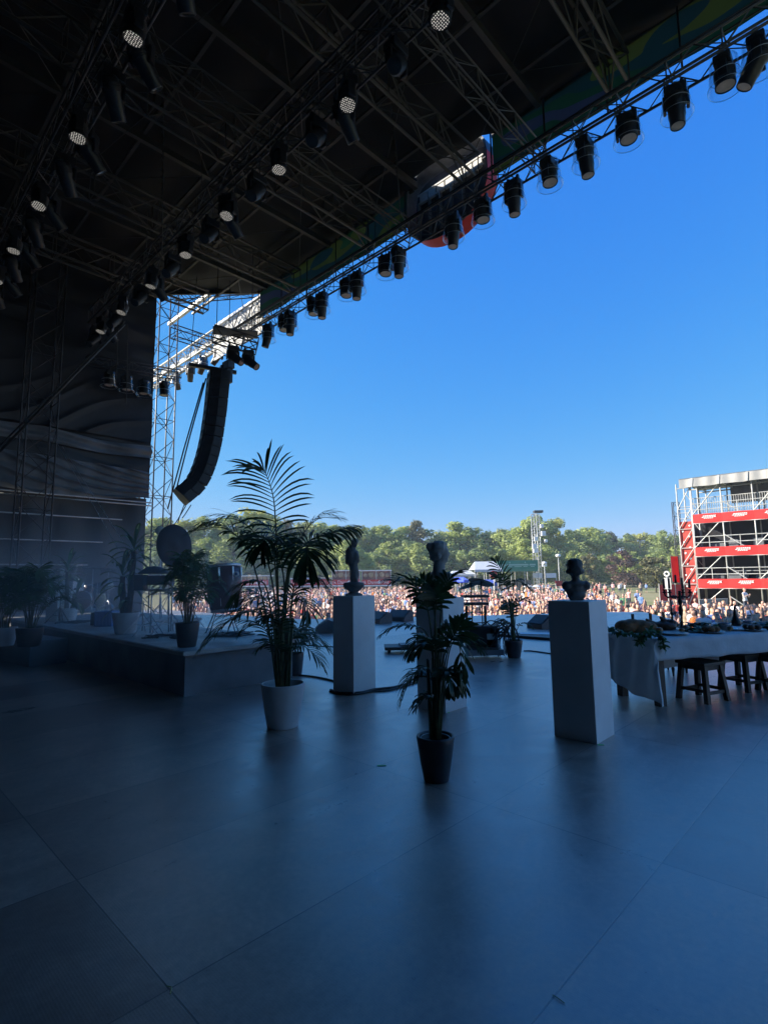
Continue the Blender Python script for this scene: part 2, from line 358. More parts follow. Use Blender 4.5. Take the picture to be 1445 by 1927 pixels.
# riser
RZ = .58
t = thing('drum_riser', 'low charcoal riser with pale deck edge carrying plants and drums at stage left', 'riser', (-11, 5.2, 0))
mb = MB(); mb.box((-13.15, 4.14, RZ/2-.03), (12.8, 1.7, RZ-.06)); mb.box((-15.8, 5.6, RZ/2-.03), (7.4, 1.22, RZ-.06)); mb.build('skirt', mat('riser_skirt', (.20, .20, .21), .7, var=.3, vscale=2, bump=.2), t)
mb = MB(); mb.box((-13.12, 4.14, RZ-.03), (12.9, 1.8, .06)); mb.box((-15.8, 5.65, RZ-.03), (7.5, 1.22, .06)); mb.build('deck', mat('riser_deck', (.40, .39, .38), .5, var=.3, vscale=3, bump=.1), t)
mb = MB(); mb.box((-6.655, 4.14, RZ-.028), (.02, 1.84, .045)); mb.box((-13.1, 3.225, RZ-.028), (12.9, .02, .045)); mb.build('edge_trim', M['alu'], t)
# ================================================================ stage building
WX = -23.0
def cloth_wall(fn, nu, nv): return MB().grid(fn, nu, nv)
t = thing('tarp_wall', 'tall black tarpaulin side wall with sagging folds behind the lattice tower', 'wall', (WX, 4, 0))
def wf(u, v):
    y = -3+u*12.4; z = 5.0+v*9.75
    sag = .025*sin(y*3+z*1.3) + .035*mnoise.noise(V((y*.7, z*2.0-y*.35, 0)))+.03*mnoise.noise(V((y*.3, z*6+y*.8, 4)))
    return V((WX-.1+sag, y, z))
cloth_wall(wf, 90, 110).build('upper_sheet', M['tarp'], t, False)
def wf2(u, v):
    y = -3+u*12.4; z = 6.75+.55*v-.02*(y-9)*1.0
    zz = z-.12*sin(pi*((y+3)/12.4*3 % 1)); return V((WX+.02+.06*sin(v*9+y)+.05*sin(y*2.3), y, zz))
cloth_wall(wf2, 60, 8).build('loose_band', M['tarp_grey'], t, False)
def wf3(u, v):
    y = 3.2+u*6.1; z = 5.0+1.3*v-.25*sin(pi*u)*(1-v)
    a = (v-.62*(1-u)*(.5+v))*34+1.5*sin(u*2.1); rg = (1-abs(sin(a*.5)))**2; return V((WX+.12+.20*rg*(.25+1.2*u*(1-u)+.25*u)+.05*mnoise.noise(V((y*2, z*4, 0))), y, z-.2*u*v))
cloth_wall(wf3, 70, 150).build('folded_sheet', M['tarp_grey'], t, False)
def wf5(u, v):
    y = 3.2+u*6.1; z = 7.4+3.6*v
    rg = (1-abs(sin((v*3.6-u*3.2)*3.1+.8*sin(u*7))))**2; return V((WX+.06+.085*rg*(1-v)**1.6*(.4+.6*sin(pi*u)), y, z))
cloth_wall(wf5, 80, 110).build('pleated_sheet', M['tarp'], t, False)
def wf4(u, v): return V((WX-.35+.04*sin(u*60), -3+u*12.4, v*5.0))
cloth_wall(wf4, 60, 4).build('lower_sheet', M['tarp'], t, False)
for z, y0, y1 in ((4.75, -3, 9.4), (4.62, 4, 9.4), (3.95, -3, 8.2), (3.0, -3, 7.5), (2.1, -3, 7)): MB().tube([(WX+.28, y0, z), (WX+.28, y1, z)], .028, 6).build('rail', M['alu'], t, False)
mb = MB(); mb.box((WX, -3.2, 6.5), (1, .4, 13)); mb.box((-9, -3.3, 6.8), (30, .2, 16)); struct(mb, 'back_wall', M['tarp'])
mb = MB(); mb.box((5.2, .5, 7.2), (.2, 7.4, 15)); struct(mb, 'side_wall', M['tarp'])
# roof
t = thing('stage_roof', 'huge dark fabric stage roof on steel rafters and purlins overhead', 'roof', (-9, 4.5, 13))
RP = [(5.3, -3.2), (5.3, 12.55), (-7.5, 12.55), (-7.5, 12.3), (-10.3, 12.3), (-10.3, 12.55), (-19.7, 12.55), (-23.4, 9.2), (-23.4, -3.2)]
mb = MB()
def rf(u, v):
    x = 5.3-28.7*u; lim = 12.55
    if x < -19.7: lim = 12.55+(x+19.7)/3.7*3.35
    if -10.3 < x < -7.5: lim = 12.3  # notch shaped to let sun reach the top of the sign
    y = -3.2+(lim+3.2)*v
    return V((x, y, 14.46-.16*abs(sin(pi*(y+3.2)/2.05))*(.6+.4*sin(x*1.5))-.05*sin(x*2.1)))
mb.grid(rf, 100, 60); mb.build('roof_sheet', M['rooftarp'], t, False)
mb = MB(); mb.prism([(x, y, 14.52) for x, y in RP], (0, 0, .06)); mb.build('top_sheet', M['tarp'], t)
c_all = []
for x in (.5, -3.75, -8.0, -12.25, -16.5, -20.6):
    c, l = MB(), MB(); truss_geo(c, l, (x, -3, 13.42), (x, 12.3 if x > -20 else 10.5, 13.42), .45, .85, .95, .045, .02)
    r = c.build('rafter_truss', M['roofsteel'], t, False); l.build('lacing', M['roofsteel'], r, False)
for x in (-1.6, -5.8, -10.1, -14.4, -18.6):
    MB().box((x, 4.6, 14.02), (.13, 15.3, .2)).build('rafter_beam', M['roofsteel'], t)
for y in (-.9, 1.2, 3.25, 5.3, 7.3, 9.3, 11.2):
    mb = MB(); mb.box((-9.1, y, 14.16), (28.4, .09, .08)); mb.build('purlin', M['roofsteel'], t)
mb = MB()
for i, x in enumerate((-3.75, -8.0, -12.25, -16.5)):
    for y0, y1 in ((1.2, 5.3), (5.3, 9.3), (9.3, 12.4)):
        mb.tube([(x, y0, 13.98), (x-4.25, y1, 13.98)], .012, 4, False); mb.tube([(x-4.25, y0, 13.98), (x, y1, 13.98)], .012, 4, False)
for x in (-5.8, -14.4, -10.1):
    for y in (4.2, 8.4): mb.tube([(x-.9, y, 13.1), (x+1.2, y+1.0, 14.2)], .014, 4, False)
mb.build('wind_brace', M['roofsteel'], t, False)
mb = MB(); mb.box((-1, 12.6, 14.38), (12.9, .08, .2)); mb.box((-15.1, 12.6, 14.38), (9.2, .08, .2)); mb.box((-21.4, 10.85, 14.36), (.1, 5.0, .2), radians(-46)); mb.build('eaves_beam', M['roofsteel'], t)
# mid-height framework trusses running along Y under the rafters, right side of the roof
for k, (x, y0, y1, z) in enumerate(((-5.85, 1, 12.3, 12.4), (-10.3, 0, 12.3, 12.5))):
    truss('sub_truss', ['slim dark secondary truss just right of the round sign under the roof', 'slim dark secondary truss left of the round sign under the roof'][k], 'truss', (x, y0, z), (x, y1, z), .35, .5, .8, M['roofsteel'], 'secondary trusses under the roof', .022, .011)
# fascia banners with painted hills
def mural_mat():
    m = bpy.data.materials.new('painted_mural'); m.use_nodes = True; n = m.node_tree.nodes; L = m.node_tree.links; b = n['Principled BSDF']; b.inputs['Roughness'].default_value = .8
    tc = n.new('ShaderNodeTexCoord'); mp = n.new('ShaderNodeMapping'); mp.inputs['Scale'].default_value = (.26, 1, .75); L.new(tc.outputs['Object'], mp.inputs[0])
    a = n.new('ShaderNodeTexNoise'); a.inputs['Scale'].default_value = 1.0; a.inputs['Detail'].default_value = 1.2; L.new(mp.outputs[0], a.inputs['Vector'])
    r = n.new('ShaderNodeValToRGB'); r.color_ramp.interpolation = 'CONSTANT'; e = r.color_ramp.elements
    e[0].position = 0; e[0].color = (.06, .08, .14, 1); e[1].position = .36; e[1].color = (.022, .10, .05, 1)
    for p, c in ((.44, (.02, .075, .08, 1)), (.50, (.13, .165, .035, 1)), (.56, (.035, .13, .05, 1)), (.62, (.15, .10, .18, 1)), (.68, (.20, .09, .05, 1)), (.74, (.04, .07, .15, 1))):
        q = e.new(p); q.color = c
    L.new(a.outputs['Fac'], r.inputs[0]); L.new(r.outputs[0], b.inputs['Base Color'])
    t = n.new('ShaderNodeBsdfTranslucent'); L.new(r.outputs[0], t.inputs['Color']); mx = n.new('ShaderNodeMixShader'); mx.inputs[0].default_value = .22
    L.new(b.outputs[0], mx.inputs[1]); L.new(t.outputs[0], mx.inputs[2]); L.new(mx.outputs[0], n['Material Output'].inputs['Surface']); return m
MU = mural_mat()
for x0, x1, lab in ((2.5, -7.40, 'long painted canvas banner of green and purple hills right of the round sign'), (-10.75, -19.5, 'long painted canvas banner of dark hills left of the round sign')):
    t = thing('mural_banner', lab, 'banner', ((x0+x1)/2, 12.5, 13), 'painted banners along the roof front')
    def bf(u, v): x = lerp(x0, x1, u); return V((x, 12.5+.03*sin(x*2.4)*(1-v), 13.0+1.23*v-.03*abs(sin(x*1.3))*(1-v)))
    MB().grid(bf, 80, 6).build('canvas', MU, t, False)
    mb = MB()
    n = int(abs(x1-x0)/1.55)
    for i in range(n+1): x = lerp(x0, x1, i/n); mb.tube([(x, 12.42, 12.75), (x, 12.42, 14.3)], .025, 6)
    mb.tube([(x0, 12.42, 12.99), (x1, 12.42, 12.99)], .02, 6); mb.build('frame_tube', M['black'], t, False)
# round sign seen from behind
t = thing('round_sign', 'big oval sign drum with red rim seen from behind at roof centre', 'sign', (-8.85, 12.7, 11.4))
cx, cz, rx, rz_ = -9.2, 13.3, 1.60, 1.24
def ov(r, y, n=40):
    o = []
    for i in range(n):
        a = 2*pi*i/n; c_, s_ = cos(a), sin(a)
        if s_ > 0: c_, s_ = copysign(abs(c_)**.4, c_), 1.18*s_**.4
        o.append(V((cx+rx*r*c_, y, cz+rz_*r*s_)))
    return o
mb = MB(); a, b_ = ov(1, 12.52), ov(1, 13.05); n = 40
mb.add(a+b_, [(i, (i+1) % n, n+(i+1) % n, n+i) for i in range(n) if not 1 <= i <= 18], True); mb.build('lower_rim', M['red'], t, False)
mb = MB(); mb.add(a+b_, [(i, (i+1) % n, n+(i+1) % n, n+i) for i in range(n) if 1 <= i <= 18], True); mb.build('upper_rim', M['tarp'], t, False)
mb = MB(); a, b_ = ov(.965, 12.52), ov(.965, 13.02)
mb.add(a+b_, [(i, (i+1) % n, n+(i+1) % n, n+i) for i in range(n)], True)
mb.build('inner_lining', mat('grey_lining', (.30, .30, .32), .5, var=.3, vscale=3, trans=.35), t, False)
mb = MB(); a, b_ = ov(.965, 12.52), ov(1, 12.52); mb.add(a+b_, [(i, (i+1) % n, n+(i+1) % n, n+i) for i in range(n)]); mb.build('rim_edge', M['tarp_grey'], t, False)
mb = MB(); mb.add(ov(.965, 13.02), [tuple(range(n))]); mb.build('back_panel', mat('sign_back', (.10, .10, .12), .5, var=.4, vscale=2), t, False)
mb = MB()
for i in range(-3, 4):
    x = cx+i*.45; hz = rz_*.95*sqrt(max(0, 1-((x-cx)/(rx*.965))**2)); mb.box((x, 12.93, cz-hz/2+.35), (.05, .12, hz+.7))
mb.build('rib', M['alu'], t)
mb = MB()
for i in range(7): x = -10.35+.36*i; mb.rbox((x, 12.93, 14.12), (.31, .04, .40), 0, .01)
mb.box((-9.27, 12.90, 13.98), (2.6, .03, .05)); mb.box((-9.27, 12.90, 14.28), (2.6, .03, .05)); mb.build('sun_leak_slat', M['whitefab'], t)  # white slats added to show the strip of leaking sunlight
# front truss and its white wing
FT = truss('lighting_truss', 'long box truss along the stage front carrying covered spotlights', 'truss', (2.5, 11.5, 11.84), (-19.6, 11.5, 11.84), .45, .5, .5, M['truss'], 'lighting trusses', .032, .015)
mb = MB(); mb.tube([(2.5, 11.24, 12.13), (-19.6, 11.24, 12.13)], .022, 6); mb.tube([(2.5, 11.3, 12.12), (-19.6, 11.28, 12.12)], .018, 5); mb.build('cable_bundle', M['cable'], FT, False)
for y, lab in ((6.7, 'dark middle box truss hung with alternating wash lights and profile spots'), (3.1, 'dark rear box truss nearest the viewer with wash lights at upper left')):
    T = truss('lighting_truss', lab, 'truss', (3.5, y, 12.0), (-22.4, y, 12.0), .52, .55, .6, M['truss'], 'lighting trusses', .032, .014)
    mb = MB()
    for k in range(4):
        mb.tube([(3.5-i*1.3, y+.12*(k-1.5)+.05*sin(i*1.7+k), 12.32+.04*sin(i*2.1+k*2)) for i in range(20)], .022, 5)
    mb.build('cable_bundle', M['cable'], T, False)
    for x in (-.5, -6.2, -11.8, -17.5): MB().tube([(x, y, 12.3), (x, y, 14.2)], .016, 5).build('hoist_chain', M['roofsteel'], T, False)
# ================================================================ fixtures
def fixture(kind, cover):
    pro = kind == 'profile'
    t = thing('profile_spotlight' if pro else 'wash_light', 'x', 'stage light')
    mb = MB(); mb.rbox((0, 0, -.19), (.42, .30, .20), b=.03); mb.box((.13, 0, -.03), (.06, .08, .14)); mb.box((-.13, 0, -.03), (.06, .08, .14)); mb.box((0, 0, -.085), (.36, .12, .03))
    mb.build('base_box', M['fixture'], t)
    mb = MB()
    for s in (-1, 1): mb.rbox((s*.215, 0, -.44), (.06, .16, .34), b=.02)
    mb.box((0, 0, -.30), (.46, .17, .04)); mb.build('yoke', M['fixture'], t)
    mb = MB()
    if pro: mb.lathe([(0, .24), (.13, .235), (.175, .17), (.185, -.05), (.165, -.08), (.165, -.30), (.15, -.33), (.145, -.52), (.13, -.535), (.12, -.50)], n=18); zl, rl = -.515, .125
    else: mb.lathe([(0, .20), (.14, .19), (.18, .12), (.185, -.05), (.175, -.07), (.18, -.10), (.185, -.20), (.178, -.215), (.165, -.19)], n=20); zl, rl = -.198, .16
    for k in range(5): mb.lathe([(.187, .12-.035*k), (.195, .11-.035*k), (.187, .10-.035*k)], n=16)
    h = mb.build('head', M['fixture'], t); h.location = (0, 0, -.47)
    mb = MB(); mb.add([(rl*cos(2*pi*i/20), rl*sin(2*pi*i/20), zl) for i in range(20)]+[(0, 0, zl-(.02 if pro else .008))], [(i, (i+1) % 20, 20) for i in range(20)], True)
    mb.build('lens', M['diffuser'] if cover else M['lens'] if pro else M['washface'], h)
    if cover:
        mb = MB(); mb.lathe([(.20, -.12), (.245, -.15), (.25, -.30), (.265, -.45), (.285, -.56), (.305, -.66), (.315, -.72), (.31, -.75), (.28, -.77)], n=28)
        cv = mb.build('rain_cover', M['cover'], t, False)
        mb = MB(); mb.lathe([(.268, -.452), (.273, -.46), (.268, -.468)], n=28); mb.lathe([(.315, -.715), (.319, -.72), (.315, -.725)], n=28)
        mb.build('cover_seam', mat('cover_edge', (.55, .6, .62), .3), cv, False)
    return t
TPL = {(k, c): fixture(k, c) for k in ('profile', 'wash') for c in (True, False)}
USED = set()
def hang(kind, cover, loc, rz, label, group, tilt=(0, 0)):
    p = TPL[(kind, cover)]
    o = p if (kind, cover) not in USED else copy_tree(p, loc)
    USED.add((kind, cover)); o.location = loc; o.rotation_euler = (0, 0, rz); o['label'] = label; o['group'] = group
    for ch in o.children:
        if ch.name.startswith('head'): ch.rotation_euler = (tilt[0], tilt[1], 0)
    return o
front = [(1425, 100, 'p'), (1362, 135, 'w'), (1270, 180, 'p'), (1180, 240, 'w'), (1100, 280, 'p'), (1033, 325, 'w'), (966, 357, 'p'), (908, 397, 'w'), (853, 425, 'p'),
         (750, 485, 'p'), (726, 503, 'w'), (672, 527, 'p'), (652, 547, 'w'), (606, 572, 'p'), (590, 583, 'w'), (547, 605, 'p'), (535, 613, 'w'), (505, 625, 'p')]
cnt = {'p': 0, 'w': 0}
for i, (x, y, k) in enumerate(front):
    X = pl(x, y, 1, 11.5).x; cnt[k] += 1
    nm = 'long black spotlight' if k == 'p' else 'short pale faced light'
    wh = ORD[cnt[k]-1]+' from the upper right'
    hang('profile' if k == 'p' else 'wash', True, (X, 11.5, 11.66), radians(random.choice((0, 90, 15))), f'{nm} in clear cover under front truss, {wh}',
         'rain covered lights along the front truss', (radians(30) if i == 0 else random.uniform(-.06, .06), radians(20) if i in (17,) else random.uniform(-.05, .05)))
for Y, xs, nm in ((6.7, (-2.2, -4.83, -7.23, -9.66, -12.0, -14.4, -16.8, -19.3, -21.4), 'middle'), (3.1, (-6.0, -8.9, -12.0, -15.05, -17.7, -20.0), 'rear')):
    for i, X in enumerate(xs):
        hang('wash', False, (X, Y-.05, 11.72), random.uniform(-.5, .5), f'wash light with dotted pale face, {ORD[i]} from upper end of {nm} truss', f'uncovered lights on the {nm} truss', (radians(random.uniform(-14, 0)), radians(random.uniform(-12, 10))))
        sp = (xs[min(i+1, len(xs)-1)]-X)/2 if i < len(xs)-1 else -1.2
        hang('profile', False, (X+sp, Y+.1, 11.72), radians(90), f'dark tilted profile spot, {ORD[i]} from upper end of {nm} truss', f'uncovered lights on the {nm} truss',
             (radians(-22) if Y > 5 else radians(25), radians(35 if Y > 5 else -30)))
        if Y < 5 or i % 2 == 0:
            hang('profile', False, (X+sp*.45, Y+.32, 11.95), radians(40), f'black spot tucked high inside {nm} truss, {ORD[i]} from its upper end', f'uncovered lights on the {nm} truss', (radians(35), radians(-25)))
# side truss with four covered lights in front of the tarp wall
z0 = pl(250, 700, 0, -22.3)
ST = truss('lighting_truss', 'short dark truss across the tarp wall with four covered lights', 'truss', pl(165, 678, 0, -22.3), pl(338, 706, 0, -22.3), .35, .35, .4, M['truss'], 'lighting trusses', .025, .012)
for i, (x, y) in enumerate(((207, 695), (240, 704), (272, 712), (310, 716))):
    p = pl(x, y, 0, -22.3); hang('wash', True, (p.x, p.y, p.z), 0, f'covered wash light on the short side truss, {ORD[i]} from the left', 'covered lights on the short side truss', (0, 0))
# ================================================================ towers, wing, line array
truss('lattice_tower', 'bright lattice tower standing against the sky beside the tarp wall', 'tower', (-23.55, 10.0, GZ), (-23.55, 10.0, 15.6), .85, .85, .85, M['truss'], 'lattice towers', .032, .016, V((0, 1, 0)))
truss('lattice_tower', 'dark lattice tower standing in front of the tarp wall', 'tower', (-22.2, 4.95, .02), (-22.2, 4.95, 14.1), .95, .95, 1.0, M['truss'], 'lattice towers', .03, .014, V((0, 1, 0)))
mb = MB(); mb.tube([(-23.9, 9.3, 5), (-23.9, 9.3, 14.4)], .05, 8)
single(mb, 'wall_post', M['galv'], 'slim pale vertical post at the outer edge of the tarp wall', 'post')
mb = MB(); a, b_ = pl(0, 850, 0, -22.0), pl(235, 610, 0, -20.6); mb.tube([a, b_], .045, 6); mb.tube([a+V((0, 0, .22)), b_+V((0, 0, .12))], .03, 6)
single(mb, 'diagonal_strut', M['truss'], 'long diagonal steel strut rising across the dark tarp wall', 'strut')
t = thing('roof_wing', 'sunlit white wrapped beam reaching out left of the roof corner', 'beam', (-25, 12.7, 13))
mb = MB()
def wg(u, v): x = lerp(-19.62, -24.0, u); return V((x, 12.7+.012*sin(x*14), lerp(12.45, 14.36, v)-.03*abs(sin(x*2.2))*(1-v)))
mb.grid(wg, 80, 5)
mb.build('fabric_wrap', M['whitefab'], t, False)
c, l = MB(), MB(); truss_geo(c, l, (-19.6, 12.9, 13.75), (-32, 12.9, 13.55), .6, .7, .6, .05, .03)
mb = MB(); mb.box((-26.5, 13.1, 13.9), (13.6, .04, .22)); mb.box((-26.5, 13.1, 13.35), (13.6, .04, .16)); mb.build('white_strip', M['whitefab'], t)
c.build('chord_tubes', M['galv'], t, False); l.build('lacing', M['galv'], t, False)
MB().box((-24.5, 11.6, 15.0), (4.6, .16, .16)).build('upper_bar', M['galv'], t)
for i, (x, y) in enumerate(((333, 680), (360, 662), (384, 645), (412, 632))):
    p = pl(x, y, 1, 12.9); hang('profile', i % 2 == 0, (p.x, 12.9, 13.2), .5*i, f'small spotlight under the sunlit white beam, {ORD[i]} from the left', 'lights under the white roof wing', (.5, .4))
truss('corner_truss', 'thin open truss bridging the tower and roof corner, upper one', 'truss', (-23.6, 10.4, 14.9), pl(560, 540, 0, -21.3), .4, .6, .6, M['truss'], 'open trusses at the roof corner', .028, .014)
truss('corner_truss', 'thin open truss bridging the tower and white beam, lower one', 'truss', (-23.6, 10.4, 13.1), (-23.6, 13.4, 13.1), .4, .55, .6, M['truss'], 'open trusses at the roof corner', .028, .014)
a, b_ = at(402, 628, 20.2), at(484, 652, 20.6)
T = truss('lighting_truss', 'short grey topped truss hanging beside the line array with two spots', 'truss', a, b_, .5, .5, .5, M['truss'], 'lighting trusses', .03, .018)
mb = MB(); mb.box((a+b_)/2+V((0, 0, .3)), ((b_-a).length, .6, .05), atan2(b_.y-a.y, b_.x-a.x)); mb.build('top_plate', M['tarp_grey'], T)
for i, f_ in enumerate((.45, .8)):
    p = a.lerp(b_, f_); hang('profile', False, (p.x, p.y, p.z-.2), 1.2, ['left', 'right'][i]+' small black spotlight under the short hanging truss by the line array', 'spots under the short hanging truss', (radians(-35), radians(-40)))
for px_, d in ((408, 20.2), (474, 20.5)):
    mb = MB(); p = at(px_, 622, d); mb.tube([p, (p.x, p.y, 14.7)], .015, 5); single(mb, 'hoist_chain', M['cable'], 'thin chain holding the short grey topped truss', 'chain', 'chains of the short truss')
# line array: 14 boxes down a J curve
t = thing('line_array', 'tall curved black hanging loudspeaker column against the blue sky', 'loudspeaker', at(430, 690, 22))
face = V((.30, .954, 0)).normalized(); side = V((face.y, -face.x, 0))
mids = [(413, 712), (411, 735), (409, 757), (407, 778), (404, 799), (401, 820), (397, 841), (392, 861), (386, 880), (379, 897), (371, 912), (362, 924), (352, 933), (342, 940)]
_q = [at(x, y, 22.0) for x, y in mids]; _q = [V((_q[0].x, _q[0].y, p.z))+face*((p-_q[0]).dot(RT)*.66/face.dot(RT)) for p in _q]; _c = bez(_q, 130); _s = [0]
for i in range(130): _s.append(_s[-1]+(_c[i+1]-_c[i]).length)
pts = [_c[min(range(131), key=lambda j: abs(_s[j]-_s[-1]*q/13))] for q in range(14)]; BH = _s[-1]/13
for i, p in enumerate(pts):
    d = (pts[min(i+1, 13)]-pts[max(i-1, 0)]); d -= side*d.dot(side); d.normalize(); f = side.cross(d); f = f if f.dot(face) > 0 else -f
    R = Matrix((side, f, -d)).transposed(); h = BH*1.02
    mb = MB()
    out = [(-.60, -.05), (-.36, -.44), (.36, -.44), (.60, -.05), (.60, .32), (0, .24), (-.60, .32)]
    mb.prism([p+R@V((x*1.0, y, -h/2+.012)) for x, y in out], R@V((0, 0, h-.024)))
    bx = mb.build('speaker_box', M['pabody'], t)
    for s in (-1, 1):
        MB().box(p+R@V((s*.615, .1, 0)), (.02, .25, h*.8), R=R).build('rigging_plate', M['fixture'], bx)
        MB().rbox(p+R@V((s*.39, -.37, 0)), (.05, .07, h*.55), b=.01, R=R@Matrix.Rotation(-s*.95, 3, 'Z')).build('side_handle', M['fixture'], bx)
    MB().rbox(p+R@V((0, -.45, -.02)), (.34, .03, h*.35), b=.01, R=R).build('connector_panel', M['grill'], bx)
top = pts[0]
mb = MB(); mb.box(top+V((0, 0, .32)), (1.1, .12, .12), atan2(side.y, side.x)); mb.box(top+V((-.1, .1, .42))-face*.3, (.14, 1.9, .14), atan2(face.y, face.x)-pi/2)
mb.build('flying_frame', M['fixture'], t)
mb = MB(); q = at(430, 692, 22); mb.rbox(q+V((0, 0, .1)), (.5, .3, .32)); mb.rbox(q-V((0, 0, .35)), (.3, .25, .6)); mb.build('hoist_motor', M['fixture'], t)
mb = MB(); mb.tube([q, (q.x, q.y, 14)], .014, 5); b0 = top+V((-.2, -.3, .45)); mb.tube([b0-face*.8, (b0.x-.2, b0.y-.6, 14)], .014, 5); mb.build('chain', M['cable'], t)
for k, (x0, y0, x1, y1) in enumerate(((383, 720, 316, 958), (388, 712, 330, 930), (360, 950, 343, 975), (347, 950, 335, 985), (350, 952, 327, 990))):
    mb = MB(); mb.tube([at(x0, y0, 22.2), at((x0+x1)/2-3, (y0+y1)/2+6, 22.2), at(x1, y1, 22.2)], .03 if k < 2 else .02, 5)
    single(mb, 'array_cable', M['cable'], ['long thick cable sagging down left of the line array', 'thinner loose cable close beside the line array', 'steep guy cable under the array, rightmost of three', 'steep guy cable under the array, middle of three', 'steep guy cable under the array, leftmost of three'][k], 'cable', 'cables of the line array')
# hanging chains inside the roof
for k, (x, y0, y1, d, lab) in enumerate(((308, 155, 480, 14, 'long thin chain hanging from the dark roof at upper left'), (380, 205, 470, 16, 'thin cable hanging beside the long chain under the roof'), (735, 190, 405, 14.5, 'slack chain hanging left of the round sign'), (241, 610, 760, 20, 'thin rope hanging before the tarp wall'), (222, 620, 720, 20, 'second thin rope before the tarp wall, further left'))):
    mb = MB(); a, b_ = at(x, y0, d), at(x+(18 if k == 2 else -3), y1, d); mb.tube([a, a.lerp(b_, .5)+V((.04, 0, 0)), b_], .016, 5)
    if k in (0, 2):
        for i in range(16): mb.ball(a.lerp(b_, i/16*.6+.1), (.03, .03, .045), 6, 5)
    single(mb, 'hanging_chain' if k in (0, 2) else 'hanging_rope', M['roofsteel'], lab, 'chain' if k in (0, 2) else 'rope')
for k, (a, b_) in enumerate((((100, 820), (225, 1035)), ((118, 840), (232, 1020)))):
    mb = MB(); p, q = at(*a, 18), at(*b_, 13); mb.tube([p, q], .008, 4)
    for i in range(6): mb.ball(p.lerp(q, .7+.05*i), (.012, .012, .03), 6, 4)
    single(mb, 'guy_wire', M['alu'], ['thin slanting guy wire before the tarp wall, lower one', 'thin slanting guy wire before the tarp wall, upper one'][k], 'wire', 'guy wires before the tarp wall')
# ================================================================ pedestals and plaster figures
PH = 1.245
def pedestal(x, y, z, label, h=PH, w=.40, rz=0):
    mb = MB(); mb.rbox((x, y, z+h/2), (w, w, h), rz, .004); return single(mb, 'pedestal', M['white'], label, 'pedestal', 'white display pedestals', (x, y, z))
pedestal(-2.26, 5.02, 0, 'tall white box pedestal nearest the viewer, left of the laid table')
pedestal(-5.365, 4.98, 0, 'tall white box pedestal beside the large palm, carrying the torso statue')
pedestal(-3.92, 5.01, 0, 'white box pedestal half hidden behind the small palm in the black pot')
p1 = fl(110, 1168, RZ); pedestal(p1.x, p1.y, RZ, 'white pedestal on the riser left of the corn plant carrying a white bust', .72, .36, .4)
p2 = fl(137, 1148, RZ); pedestal(p2.x, p2.y, RZ, 'white pedestal on the riser mostly hidden behind the corn plant', .9, .4, .4)
def face_bits(S, c, R, k):                                   # brow, nose, lips, chin, ears on a head of half-size k at c looking along R@+Y
    g = lambda x, y, z: V(c)+R@V((x*k, y*k, z*k))
    S += [('c', g(0, .78, .28), g(0, 1.0, -.08), .10*k, .17*k), ('s', g(0, .74, -.42), (.26*k, .16*k, .10*k)), ('s', g(0, .62, -.78), (.26*k, .22*k, .2*k)),
          ('s', g(-.34, .72, .30), (.25*k, .13*k, .09*k)), ('s', g(.34, .72, .30), (.25*k, .13*k, .09*k)), ('s', g(-.36, .62, -.16), (.24*k, .2*k, .2*k)), ('s', g(.36, .62, -.16), (.24*k, .2*k, .2*k)),
          ('s', g(-.76, -.02, 0), (.10*k, .2*k, .3*k)), ('s', g(.76, -.02, 0), (.10*k, .2*k, .3*k))]
